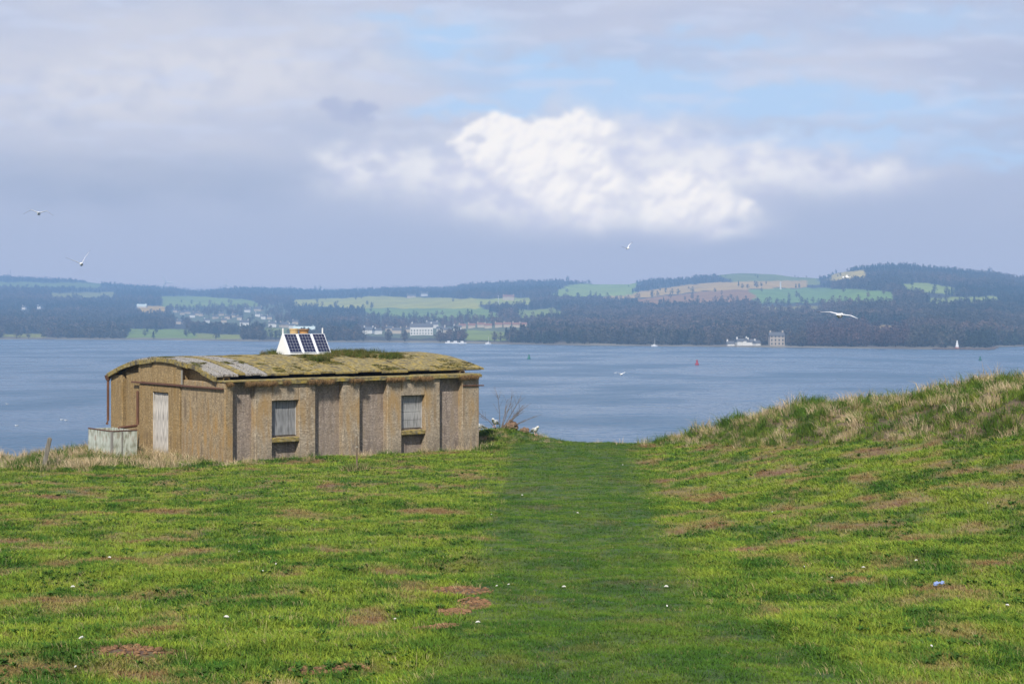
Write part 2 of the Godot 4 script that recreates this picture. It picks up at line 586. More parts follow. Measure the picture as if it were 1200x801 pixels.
# ---------------------------------------------------------------- grass
func clump(seed_: int, blades: int, rad: float, h0: float, h1: float, wide: float, lean: float) -> ArrayMesh:
	var r := RandomNumberGenerator.new()
	r.seed = seed_
	var pos := PackedVector3Array()
	var nor := PackedVector3Array()
	var col := PackedColorArray()
	var idx := PackedInt32Array()
	for i in blades:
		var a := r.randf() * TAU
		var q := sqrt(r.randf()) * rad
		var base := Vector3(cos(a) * q, -0.01, sin(a) * q)
		var dir := r.randf() * TAU
		var out := Vector3(cos(dir), 0, sin(dir)) * lean * r.randf_range(0.3, 1.2) + Vector3(cos(a), 0, sin(a)) * lean * q / rad * 0.6
		var h := r.randf_range(h0, h1)
		var w := wide * r.randf_range(0.7, 1.3)
		var side := Vector3(-sin(dir + 0.6), 0, cos(dir + 0.6)) * w * 0.5
		var p1 := base + Vector3(0, h * 0.55, 0) + out * h * 0.30
		var p2 := base + Vector3(0, h * (1.0 - 0.25 * out.length()), 0) + out * h
		var n := side.cross(p2 - base).normalized()
		if n.y < 0: n = -n
		var k := pos.size()
		pos.append_array([base - side, base + side, p1 - side * 0.75, p1 + side * 0.75, p2])
		var t := r.randf_range(0.68, 1.25)
		var yel := r.randf_range(0.9, 1.12)
		for j in 5:
			nor.append(n)
			col.append(Color(t * yel, t, t * 0.95, 1.0))
		if (pos[k + 1] - pos[k]).cross(pos[k + 2] - pos[k]).dot(n) < 0.0:
			idx.append_array([k, k + 1, k + 2, k + 2, k + 1, k + 3, k + 2, k + 3, k + 4])
		else:
			idx.append_array([k, k + 2, k + 1, k + 2, k + 3, k + 1, k + 2, k + 4, k + 3])
	var arr := []
	arr.resize(Mesh.ARRAY_MAX)
	arr[Mesh.ARRAY_VERTEX] = pos
	arr[Mesh.ARRAY_NORMAL] = nor
	arr[Mesh.ARRAY_COLOR] = col
	arr[Mesh.ARRAY_INDEX] = idx
	var m := ArrayMesh.new()
	m.add_surface_from_arrays(Mesh.PRIMITIVE_TRIANGLES, arr)
	return m

func grass_mat() -> StandardMaterial3D:
	var m := mat(Color.WHITE, 0.75, true)
	m.backlight_enabled = true
	m.backlight = Color(0.5, 0.5, 0.5)
	m.metallic_specular = 0.18
	return m

func in_hut(x: float, d: float, pad: float) -> bool:
	var q := Vector2(x - HUT.x, d + HUT.z)
	var s := q.x * cos(TH) + q.y * sin(TH)
	var w := -q.x * sin(TH) + q.y * cos(TH)
	return s > -pad and s < HL + pad and w > -pad and w < HW + pad

func make_grass() -> void:
	var gm := grass_mat()
	var bufs := [PackedFloat32Array(), PackedFloat32Array(), PackedFloat32Array()]
	rng.seed = 5
	var bands := [[9.5, 15.0, 520.0], [15.0, 22.0, 320.0], [22.0, 33.0, 170.0], [33.0, 57.0, 95.0]]
	for b in bands:
		var n := int((b[1] - b[0]) * (b[1] + b[0]) * 0.36 * b[2])
		for i in n:
			var d: float = sqrt(lerpf(b[0] * b[0], b[1] * b[1], rng.randf()))
			var x := rng.randf_range(-0.36, 0.36) * d
			if d > edge_d(x) + 0.4 or in_hut(x, d, 0.05):
				continue
			if bank(x, d) > 0.2 and rng.randf() < 0.35:
				continue
			if rng.randf() < bare(x, d):
				continue
			var c := lawn(x, d)
			var f := rng.randf_range(0.82, 1.2)
			# dead leaves among the green
			if rng.randf() < 0.05:
				c = c.lerp(Color(0.26, 0.21, 0.10), 0.7)
			c = Color(c.r * f, c.g * f, c.b * f)
			var lush := clampf((c.g - c.r) * 12.0, 0.0, 1.0)
			var onp := absf(x - path_c(d)) < path_half(d)
			var s := rng.randf_range(0.7, 1.2) * (0.70 if onp else lerpf(0.8, 1.15, lush)) * (1.0 + d * 0.012)
			var ba := Basis(Vector3.UP, rng.randf() * TAU).scaled(Vector3(s * (1.0 + d * 0.010), s, s * (1.0 + d * 0.010)))
			if rng.randf() < 0.05 and not onp:   # taller dark tufts
				ba = ba.scaled(Vector3(1.2, 1.55, 1.2))
				c = Color(c.r * 0.55, c.g * 0.72, c.b * 0.8)
			push(bufs[rng.randi() % 3], ba, Vector3(x, ground(x, d), -d), c)
	for i in 3:
		var o := scatter("lawn_grass", clump(100 + i, 18, 0.075, 0.020, 0.058, 0.0055, 0.8), gm, bufs[i])
		tag(o, "short patchy green turf covering the lawn" if i == 0 else ("blades of short green turf on the lawn" if i == 1 else "green and yellowed turf blades on the lawn"), "grass")

	# broad-leaved weeds and dead stalks among the turf
	var rose := PackedFloat32Array()
	var stalk := PackedFloat32Array()
	for i in 30000:
		var d: float = sqrt(lerpf(90.0, 2400.0, pow(rng.randf(), 1.6)))
		var x := rng.randf_range(-0.36, 0.36) * d
		if d > edge_d(x) - 0.5 or in_hut(x, d, 0.1) or bank(x, d) > 0.1: continue
		var n := nB.get_noise_2d(x * 55.0 + 400.0, d * 45.0)
		var f := rng.randf_range(0.7, 1.25)
		if i % 3 > 0 and n > 0.16 and absf(x - path_c(d)) > path_half(d) * 1.05 and i % 2 == 0:
			push(rose, Basis(Vector3.UP, rng.randf() * TAU).scaled(Vector3.ONE * rng.randf_range(0.5, 1.2)), Vector3(x, ground(x, d) + 0.02, -d), Color(0.060 * f, 0.135 * f, 0.022 * f))
		elif i % 3 == 0 and rng.randf() < 0.5 and absf(x - path_c(d)) > path_half(d) * 0.9:
			push(stalk, Basis(Vector3.UP, rng.randf() * TAU).scaled(Vector3.ONE * rng.randf_range(0.6, 1.3)), Vector3(x, ground(x, d) + 0.01, -d), Color(0.42 * f, 0.34 * f, 0.17 * f))
	tag(scatter("lawn_weeds", clump(110, 9, 0.02, 0.035, 0.060, 0.026, 1.3), gm, rose), "low broad leaved weeds dotted through the lawn", "weeds")
	tag(scatter("dead_stalks", clump(111, 7, 0.05, 0.05, 0.11, 0.0035, 1.0), gm, stalk), "pale dead grass stalks dotted through the lawn", "grass")
	# crumbs of earth in the scrapes
	var clods := PackedFloat32Array()
	for q in SCRAPES:
		for i in 130:
			var a := rng.randf() * TAU
			var r := sqrt(rng.randf()) * 1.1
			var x: float = q[0] + cos(a) * r * q[2]
			var d: float = q[1] + sin(a) * r * q[3]
			var z := rng.randf_range(0.006, 0.022)
			var f := rng.randf_range(0.6, 1.25)
			push(clods, Basis(Vector3.UP, a * 5.0).scaled(Vector3(z * 1.3, z * 0.8, z)), Vector3(x, ground(x, d) + z * 0.2, -d), Color(0.21 * f, 0.115 * f, 0.055 * f))
	tag(scatter("soil_crumbs", boulder(3), mat(Color.WHITE, 1.0, true), clods), "loose red brown earth crumbs in the bare scrapes", "soil")

	# rough tussocks: the bank, the fringe by the cliff and along the foot of the hut
	var tus := [PackedFloat32Array(), PackedFloat32Array(), PackedFloat32Array(), PackedFloat32Array()]
	rng.seed = 9
	for i in 34000:
		var x := rng.randf_range(-21.0, 21.0)
		var d := rng.randf_range(26.0, 60.0)
		if absf(x) > 0.37 * d or d > edge_d(x) + 1.5 or in_hut(x, d, 0.12):
			continue
		var b := bank(x, d)
		var near_edge := smoothstep(2.2, 0.3, edge_d(x) - d)
		var q := Vector2(x - HUT.x, d + HUT.z)
		var s := q.x * cos(TH) + q.y * sin(TH)
		var w := -q.x * sin(TH) + q.y * cos(TH)
		var skirt := 0.0
		if s > -1.3 and s < HL + 0.6 and w > -0.85 and w < HW:
			skirt = 0.75 * smoothstep(-0.30, 0.25, nB.get_noise_2d(s * 90.0, 8.0) + 0.10)
		var west := smoothstep(0.0, 1.4, d - (40.2 + nA.get_noise_2d(x * 30.0, 3.0) * 2.0 + (x + 14.0) * 0.35)) * smoothstep(-8.4, -10.0, x)
		var hump := exp(-pow((x + 0.2) / 1.5, 2.0) - pow((d - 53.6) / 1.7, 2.0)) * 1.2
		var want := maxf(maxf(smoothstep(0.02, 0.10, b), skirt), maxf(west, hump))
		want = maxf(want, near_edge * (0.12 if absf(x - path_c(d)) < path_half(d) + 0.3 else 0.8))
		if rng.randf() > want * (1.0 if b > 0.02 or skirt > 0.0 else 0.6):
			continue
		var n := nA.get_noise_2d(x * 60.0, d * 60.0) + nB.get_noise_2d(x * 160.0, d * 160.0) * 0.8
		var straw := n + rng.randf_range(-0.3, 0.3) + (0.40 if west > 0.3 else 0.0) + ((0.34 if s < 2.6 else 0.16) if skirt > 0.0 else 0.0) + near_edge * 0.15 > 0.24
		var f := rng.randf_range(0.75, 1.2)
		var c: Color
		if straw:
			c = Color(0.62, 0.49, 0.34).lerp(Color(0.38, 0.29, 0.14), rng.randf())
		else:
			c = Color(0.060, 0.125, 0.018).lerp(Color(0.20, 0.25, 0.035), rng.randf() * clampf(0.7 + n * 1.6, 0.1, 1.2))
		c = Color(c.r * f, c.g * f, c.b * f)
		var size := rng.randf_range(0.55, 1.15) * lerpf(0.75, 1.05, clampf(b * 2.0 + west, 0.0, 1.0)) * (1.0 + 0.12 * west)
		if near_edge > 0.4 and x > 3.6:
			size *= rng.randf_range(0.9, 1.6)
		if skirt > 0.0:
			size *= 1.05 if s < 2.6 else 1.2
		var tilt := Basis(Vector3(rng.randf_range(-1, 1), 0, rng.randf_range(-1, 1)).normalized(), rng.randf_range(0, 0.35))
		var ba := tilt * Basis(Vector3.UP, rng.randf() * TAU).scaled(Vector3(size, size * rng.randf_range(0.7, 1.15), size))
		push(tus[(0 if straw else 2) + rng.randi() % 2], ba, Vector3(x, ground(x, d) - 0.02, -d), c)
	var names := ["straw_grass", "straw_grass", "rough_grass", "rough_grass"]
	var labels := ["pale dead straw tussocks on the bank and cliff edge", "pale dead straw blades at the foot of the concrete hut and along the bank", "dark green rough tussocks on the bank", "long green grass blades on the bank and along the hut"]
	for i in 4:
		var o := scatter(names[i], clump(200 + i, 46, 0.19, 0.10, 0.36, 0.0085 if i < 2 else 0.011, 0.62 if i < 2 else 0.8), gm, tus[i])
		tag(o, labels[i], "grass")

# ---------------------------------------------------------------- sea
func make_sea() -> void:
	var pos := PackedVector3Array()
	var nx := 41
	for j in 41:
		for i in nx:
			pos.append(Vector3(-6000 + i * 300.0, SEA, 1500 - j * 225.0))
	var m := mat(Color(0.046, 0.100, 0.165), 0.42)
	m.metallic_specular = 0.5
	var n := FastNoiseLite.new()
	n.seed = 77
	n.frequency = 0.012
	n.fractal_octaves = 6
	n.fractal_gain = 0.62
	var im := n.get_seamless_image(1024, 1024)
	im.convert(Image.FORMAT_RGBA8)
	var tex := ImageTexture.create_from_image(im)
	m.uv1_triplanar = true
	m.uv1_world_triplanar = true
	m.uv1_scale = Vector3(0.0024, 0.0024, 0.0024)
	relief(m, tex, 250.0)
	var lane := noise_tex(79, 0.008, 512, [[0.0, Color(0.12, 0.12, 0.12)], [0.45, Color(0.3, 0.3, 0.3)], [1.0, Color(1, 1, 1)]], FastNoiseLite.TYPE_SIMPLEX_SMOOTH, 4)
	m.roughness_texture = lane   # wind lanes: smoother and rougher water
	struct("sea", grid_mesh(pos, PackedColorArray(), nx, 41), m)

# ---------------------------------------------------------------- far shore
const SHORE := [[-500, 397], [0, 397.5], [200, 398.3], [300, 400], [500, 401.5], [640, 404], [850, 406.3], [1000, 408], [1100, 409.3], [1160, 409.6], [1172, 406.2], [1300, 405.5], [1700, 404]]
const RIDGE := [[-500, 318], [0, 324], [75, 327], [120, 332], [170, 335], [200, 337], [230, 341], [285, 337], [330, 338], [380, 340], [430, 339], [460, 337], [520, 337], [560, 332], [600, 330], [660, 329], [680, 331], [700, 333], [735, 333], [760, 328], [800, 327], [820, 324], [870, 320], [900, 321], [940, 325], [962, 326], [985, 319], [1010, 313], [1050, 310], [1100, 314], [1160, 320], [1200, 326], [1300, 332], [1700, 325]]
const FARR := [[-500, 4600], [0, 4500], [500, 4200], [740, 3700], [900, 3500], [960, 3400], [1000, 3000], [1200, 2900], [1700, 3500]]

func shore_r(px: float) -> float:
	return -F * SEA / (pw(px, SHORE) - HY)

func land(px: float, t: float) -> Vector3:   # column of the photograph, 0 at the shore .. 1 at the skyline -> world
	var rs := shore_r(px)
	var rk := pw(px, FARR)
	var r := rs * pow(rk / rs, t)
	var ys := pw(px, SHORE)
	var yk := pws(px, RIDGE)
	var y := lerpf(ys, yk, t) + (nA.get_noise_2d(px * 0.8, t * 260.0) * 2.6 + nB.get_noise_2d(px * 2.2, t * 420.0) * 1.2) * smoothstep(0.0, 0.08, t) * smoothstep(1.0, 0.85, t)
	return Vector3((px - 600.0) / F * r, -(y - HY) / F * r, -r)

func t_of(px: float, py: float) -> float:
	return clampf((pw(px, SHORE) - py) / (pw(px, SHORE) - pws(px, RIDGE)), 0.0, 1.0)

var FIELDS := [
	[[190, 347, 235, 347, 300, 352, 300, 358, 190, 360], Color(0.183, 0.242, 0.024)],
	[[345, 351, 440, 347, 560, 350, 560, 361, 420, 361, 345, 358], Color(0.345, 0.328, 0.034)],
	[[430, 361, 560, 359, 595, 371, 520, 376, 430, 369], Color(0.146, 0.214, 0.029)],
	[[500, 350, 628, 349, 620, 357, 500, 358], Color(0.292, 0.313, 0.029)],
	[[672, 333, 745, 331, 742, 345, 680, 348, 640, 347], Color(0.237, 0.313, 0.029)],
	[[700, 349, 760, 340, 830, 331, 945, 328, 945, 336, 820, 341, 730, 351], Color(0.450, 0.285, 0.067)],
	[[735, 352, 830, 341, 880, 337, 886, 353, 760, 356], Color(0.273, 0.135, 0.041)],
	[[880, 339, 960, 337, 1045, 341, 1050, 354, 886, 355], Color(0.137, 0.228, 0.034)],
	[[835, 316, 900, 316, 962, 325, 960, 334, 860, 330], Color(0.163, 0.186, 0.024)],
	[[966, 328, 985, 319, 1018, 316, 1012, 325, 980, 330], Color(0.450, 0.340, 0.077)],
	[[1050, 333, 1085, 331, 1122, 338, 1118, 345, 1070, 342], Color(0.218, 0.271, 0.034)],
	[[145, 385, 225, 386, 225, 396, 150, 396], Color(0.128, 0.186, 0.019)],
	[[225, 390, 282, 392, 282, 399, 225, 398], Color(0.183, 0.200, 0.024)],
	[[0, 391, 50, 391, 50, 396, 0, 396], Color(0.183, 0.186, 0.024)],
	[[160, 358, 195, 359, 200, 367, 165, 367], Color(0.450, 0.285, 0.053)],
	[[545, 387, 600, 388, 590, 399, 540, 398], Color(0.146, 0.186, 0.024)],
	[[-100, 330, 118, 331, 116, 337, -100, 335], Color(0.146, 0.186, 0.029)],
	[[896, 386, 938, 386, 936, 391, 895, 391], Color(0.292, 0.242, 0.038)],
	[[310, 384, 350, 386, 350, 396, 310, 394], Color(0.128, 0.157, 0.019)],
	[[1120, 384, 1155, 385, 1150, 392, 1120, 391], Color(0.292, 0.214, 0.038)],
	[[600, 364, 650, 361, 665, 369, 610, 373], Color(0.174, 0.214, 0.029)],
	[[1085, 349, 1165, 347, 1175, 354, 1090, 356], Color(0.206, 0.238, 0.034)],
	[[55, 343, 135, 342, 132, 348, 60, 349], Color(0.206, 0.202, 0.038)],
	[[885, 360, 960, 358, 965, 364, 890, 366], Color(0.206, 0.178, 0.038)],
	[[1015, 381, 1062, 381, 1060, 388, 1018, 389], Color(0.254, 0.166, 0.048)],
]
var TOWN := [[[195, 357, 335, 355, 350, 391, 240, 388, 200, 373], 0], [[420, 369, 625, 374, 625, 389, 490, 397, 420, 393], 0]]

func poly(a: Array) -> PackedVector2Array:
	var p := PackedVector2Array()
	for i in range(0, a.size(), 2):
		p.append(Vector2(a[i], a[i + 1]))
	return p

func cover(px: float, py: float) -> int:   # field number, 100 in the village, -1 in the woods
	var q := Vector2(px + nC.get_noise_2d(px * 5.0, py * 9.0) * 7.0, py + nC.get_noise_2d(px * 4.0 + 99.0, py * 9.0) * 1.2)
	for i in FIELDS.size():
		if Geometry2D.is_point_in_polygon(q, FIELDS[i][2]):
			return i
	for t in TOWN:
		if Geometry2D.is_point_in_polygon(q, t[2]):
			return 100
	return -1

func tree_mesh(seed_: int, flakes: int, conifer: bool) -> ArrayMesh:   # one metre wide, about 1.3 m high
	var r := RandomNumberGenerator.new()
	r.seed = seed_
	var st := begin()
	st.set_color(Color(0.6, 0.55, 0.5))
	add_tube(st, [Vector3(0, -0.15, 0), Vector3(0.01, 0.5, 0), Vector3(0, 1.0, 0.01)], [0.045, 0.03, 0.01], 5)
	for i in flakes:
		var y := r.randf()
		var rad: float
		if conifer:
			rad = 0.34 * (1.02 - y)
		else:
			rad = 0.5 * sqrt(maxf(0.02, 1.0 - pow(2.0 * y - 0.9, 2.0)))
		var a := r.randf() * TAU
		var q := rad * pow(r.randf(), 0.4) * (0.75 + 0.35 * sin(a * 3.0 + seed_))
		var c := Vector3(cos(a) * q, 0.25 + y * 0.95, sin(a) * q)
		var u := Vector3(r.randf_range(-1, 1), r.randf_range(-1, 1), r.randf_range(-1, 1)).normalized() * r.randf_range(0.045, 0.12)
		var v := u.cross(Vector3(r.randf_range(-1, 1), r.randf_range(-1, 1), r.randf_range(-1, 1)).normalized()) * 0.9
		var k := r.randf_range(0.65, 1.25)
		st.set_color(Color(k, k, k))
		tri(st, c + u, c - u * 0.6 + v, c - u * 0.6 - v, Vector3(0, 0.5, 0))
	return st.commit()

var house_px := []

func make_far_shore() -> void:
	for f in FIELDS:
		f.append(poly(f[0]))
	for t in TOWN:
		t.append(poly(t[0]))
	var pos := PackedVector3Array()
	var col := PackedColorArray()
	var nx := 0
	var rows := []
	for j in 96:
		rows.append(j / 95.0)
	var px := -260.0
	while px <= 1460.0:
		nx += 1
		px += 4.0
	# foreshore under the water, then the slopes, then the back of the ridge
	for j in range(-1, 99):
		for i in nx:
			var x := -260.0 + i * 4.0
			var p: Vector3
			var c := Color(0.10, 0.085, 0.07)
			if j < 0:
				p = land(x, 0.0)
				p = Vector3(p.x * 0.985, SEA - 3.0, p.z * 0.985)
			elif j < 96:
				p = land(x, rows[j])
				var py := HY - p.y / -p.z * F
				var k := cover(x, py)
				var n := nC.get_noise_2d(p.x * 1.2, p.z * 1.2)
				if k == -1: c = Color(0.03, 0.027, 0.02)
				elif k == 100: c = Color(0.085, 0.10, 0.05)
				else: c = FIELDS[k][1]
				if rows[j] < 0.035: c = Color(0.12, 0.095, 0.075).lerp(Color(0.17, 0.15, 0.11), clampf(0.5 + n, 0, 1))
				c = c * (1.0 + n * 0.35)
			else:
				p = land(x, 1.0)
				var b := float(j - 95)
				p = Vector3(p.x * (1.0 + b * 0.05), p.y - b * b * 10.0, p.z * (1.0 + b * 0.05))
				c = Color(0.055, 0.05, 0.038)
			c.a = 1.0
			pos.append(p)
			col.append(c)
	struct("hills", grid_mesh(pos, col, nx, 100), mat(Color.WHITE, 1.0, true))

	# houses first, so that the woods keep clear of them
	make_village()

	var tm := mat(Color.WHITE, 0.95, true)
	var bufs := [PackedFloat32Array(), PackedFloat32Array(), PackedFloat32Array()]
	rng.seed = 21
	for i in 64000:
		var x := rng.randf_range(-120.0, 1320.0)
		var t := pow(rng.randf(), 0.85) * 1.0
		if t < 0.02: continue
		var p := land(x, t)
		var py := HY - p.y / -p.z * F
		var k := cover(x, py)
		var keep := 1.0
		if k == 100: keep = 0.30
		elif k >= 0: keep = 0.004
		if k >= 0 and k < 100 and nB.get_noise_2d(p.x * 0.9, p.z * 0.9) > 0.36: keep = 0.05
		if rng.randf() > keep: continue
		var above := cover(x, py - 5.5 * 2300.0 / -p.z)   # the field edges are open: no wood close below them
		if k == -1 and above >= 0 and above < 100 and rng.randf() < 0.9: continue
		var clear := true
		for h in house_px:
			if absf(x - h[0]) < h[2] and py > h[1] - 1.5 and py < h[1] + 9.0:
				clear = false
				break
		if not clear: continue
		var size := rng.randf_range(6.0, 10.5)
		if k == 100: size *= 0.75
		if t > 0.85: size *= 0.62
		var n := nA.get_noise_2d(p.x * 0.16, p.z * 0.16) * 0.9 + nB.get_noise_2d(p.x * 0.6, p.z * 0.6) * 0.7 + rng.randf_range(-0.2, 0.2)
		if k == 100: n = absf(n)
		var kind := 0
		var c := Color(0.088, 0.066, 0.048)
		if n < -0.30:
			c = Color(0.022, 0.034, 0.022)
			kind = 2
		elif n < 0.1:
			c = Color(0.058, 0.052, 0.038)
		elif n > 0.32:
			c = Color(0.12, 0.08, 0.06)
		if kind != 2: kind = rng.randi() % 2
		if x > 945 and x < 1065 and py > 386: c = Color(0.075, 0.042, 0.036)
		var f := rng.randf_range(0.55, 1.5)
		var b := Basis(Vector3.UP, rng.randf() * TAU).scaled(Vector3(size, size * rng.randf_range(0.75, 1.15), size))
		push(bufs[kind], b, p + Vector3(0, -0.3, 0), Color(c.r * f, c.g * f, c.b * f))
	var labels := ["bare brown spring woodland covering the far hillside", "leafless woodland on the slopes across the water", "dark green conifer wood on the far hillside"]
	for i in 3:
		var o := scatter("woodland", tree_mesh(60 + i, 130, i == 2), tm, bufs[i])
		tag(o, labels[i], "woodland")

	# single trees that stand up from the skyline
	var lone := [[341, 9.0, 0], [369, 11.0, 0], [375, 13.0, 1], [665, 12.0, 0], [690, 10.0, 1], [1160, 11.0, 1]]
	for k in lone.size():
		var p := land(lone[k][0], 0.99)
		var o := thing("skyline_tree", "lone bare tree standing up from the far skyline", "tree", p, 0.7 * k, "trees on the far skyline")
		var s: float = lone[k][1]
		o.add_child(tree_part("crown", tree_mesh(70 + lone[k][2], 110, false), s, Color(0.05, 0.045, 0.04)))
		o.add_child(tree_part("trunk", tube([Vector3(0, -0.3, 0), Vector3(0, 0.4, 0)], [0.06, 0.04], 6), s, Color(0.06, 0.05, 0.04)))

func tree_part(called: String, mesh: Mesh, s: float, c: Color) -> MeshInstance3D:
	var o := MeshInstance3D.new()
	o.name = called
	o.mesh = mesh
	o.material_override = mat(c, 0.95, false)
	o.scale = Vector3(s, s, s)
	return o

func gable(w: float, dp: float, h: float, rise: float, over := 0.4) -> ArrayMesh:   # a pitched roof, ridge along x
	var st := begin()
	var x := w * 0.5 + over
	var z := dp * 0.5 + over
	var y0 := h - 0.2
	var c := Vector3(0, h + rise * 0.3, 0)
	quad(st, Vector3(-x, y0, z), Vector3(x, y0, z), Vector3(x, h + rise, 0), Vector3(-x, h + rise, 0), c)
	quad(st, Vector3(-x, y0, -z), Vector3(x, y0, -z), Vector3(x, h + rise, 0), Vector3(-x, h + rise, 0), c)
	tri(st, Vector3(-x, y0, z), Vector3(-x, y0, -z), Vector3(-x, h + rise, 0), c)
	tri(st, Vector3(x, y0, z), Vector3(x, y0, -z), Vector3(x, h + rise, 0), c)
	quad(st, Vector3(-x, y0, z), Vector3(x, y0, z), Vector3(x, y0, -z), Vector3(-x, y0, -z), c)
	return st.commit()

func house(called: String, label: String, category: String, px: float, py: float, w: float, h: float, wall: String, roof: String, turn: float, group := "", storeys := 0) -> Node3D:
	var p := land(px, t_of(px, py))
	var o := thing(called, label, category, p + Vector3(0, -0.6, 0), turn, group)
	var dp := clampf(w * 0.62, 5.0, 9.0)
	part("wall", span(Vector3(-w / 2, -2.5, -dp / 2), Vector3(w / 2, h, dp / 2), 0.05), M[wall], o)
	var rf := part("roof", gable(w, dp, h, dp * 0.42), M[roof], o)
	for s in [-1, 1]:
		if s == -1 or w > 9.0:
			part("chimney", span(Vector3(s * w * 0.42 - 0.6, h, -0.5), Vector3(s * w * 0.42 + 0.6, h + dp * 0.42 + 1.3, 0.5), 0.05), M[wall], rf)
	for k in storeys:
		var n := int(w / 3.0)
		for i in n:
			var x := (i + 0.5) / n * w - w / 2
			var y := 1.4 + k * 3.0
			part("window", span(Vector3(x - 0.55, y, dp / 2 - 0.05), Vector3(x + 0.55, y + 1.6, dp / 2 + 0.06), 0.02), M.pane, o)
	house_px.append([px, py, w * 0.55 * F / -p.z + 3.0])
	return o

func make_village() -> void:
	M.white = mat(Color(0.60, 0.59, 0.56), 0.9)
	M.cream = mat(Color(0.43, 0.36, 0.27), 0.9)
	M.stone = mat(Color(0.36, 0.31, 0.26), 0.9)
	M.slate = mat(Color(0.09, 0.09, 0.10), 0.8)
	M.red_tile = mat(Color(0.22, 0.11, 0.08), 0.9)
	M.pale_sheet = mat(Color(0.50, 0.58, 0.55), 0.7)
	M.pane = mat(Color(0.03, 0.035, 0.04), 0.2)
	var whites := [[242, 378, 8], [290, 366, 10], [302, 371, 8], [309, 374, 8], [319, 384, 10], [342, 385, 8], [432, 390, 13], [443, 391, 8], [506, 384, 15], [517, 389, 10], [286, 382, 12], [28, 363, 7], [46, 361, 7], [536, 387, 9], [225, 372, 9]]
	for h in whites:
		house("white_house", "small white gabled house on the far wooded shore", "house", h[0], h[1], h[2], 5.0, "white", "slate", rng.randf_range(-0.5, 0.5), "white houses across the water")
	var creams := [[303, 364, 15], [333, 384, 12], [206, 366, 9], [213, 368, 8], [219, 367, 9], [229, 370, 10], [236, 371, 8], [252, 374, 9], [259, 371, 8], [267, 375, 9], [274, 373, 8], [281, 376, 8], [262, 379, 8], [210, 379, 9], [316, 373, 9], [346, 380, 8], [465, 391, 10], [480, 390, 9], [456, 389, 8], [525, 390, 9]]
	for h in creams:
		house("stone_house", "small buff stone house with dark roof in the far village", "house", h[0], h[1], h[2], 4.6, "cream", "slate", rng.randf_range(-0.6, 0.6), "stone houses of the far village")
	for i in 8:
		house("terraced_house", "cream house with red roof in the row along the far bay", "house", 541 + i * 10.5 + rng.randf_range(-2, 2), 384.5 + rng.randf_range(-0.6, 0.6), 8.5, 4.2, "cream", "red_tile", 0.1, "row of red roofed houses across the bay")
	house("shore_mansion", "large white two storey house just above the far shore", "house", 494, 394, 24.0, 9.0, "white", "slate", 0.05, "", 2)
	house("long_shed", "long pale green glass roofed shed in the far village", "shed", 356, 388, 26.0, 3.0, "pale_sheet", "pale_sheet", 0.2)
	house("farm_shed", "long low white shed at the edge of the buff field", "shed", 166, 361, 18.0, 3.0, "white", "pale_sheet", 0.0)
	house("hill_farmhouse", "pale farmhouse alone on the bright green field below the ridge wood", "house", 596, 351, 22.0, 7.0, "cream", "red_tile", -0.1)
	house("farm_steading", "low pale farm building below the brown ridge wood", "farm building", 482, 349, 20.0, 5.0, "cream", "slate", 0.1, "farm buildings below the ridge")
	house("farm_steading", "low pale farm building below the brown ridge wood", "farm building", 497, 348, 16.0, 6.0, "white", "slate", 0.1, "farm buildings below the ridge")
	# at the water's edge on the other side
	house("waterside_cottage", "white gabled cottage at the water's edge beside the stone house", "house", 856, 404.8, 6.0, 2.4, "white", "slate", 0.1, "white cottages at the water's edge")
	house("waterside_cottage", "white gabled cottage at the water's edge beside the stone house", "house", 868, 404.6, 7.5, 4.2, "white", "slate", 0.25, "white cottages at the water's edge")
	house("waterside_cottage", "white gabled cottage at the water's edge beside the stone house", "house", 875, 404.6, 5.0, 4.6, "white", "slate", 1.35, "white cottages at the water's edge")
	house("waterside_cottage", "white gabled cottage at the water's edge beside the stone house", "house", 881, 404.6, 7.0, 3.6, "white", "slate", -0.2, "white cottages at the water's edge")
	house("waterside_cottage", "white gabled cottage at the water's edge beside the stone house", "house", 887, 404.8, 4.5, 2.8, "white", "slate", 0.4, "white cottages at the water's edge")
	house("stone_villa", "tall grey stone house with many chimneys at the far water's edge", "house", 910, 404.8, 12.0, 8.5, "stone", "slate", 0.05, "", 3)

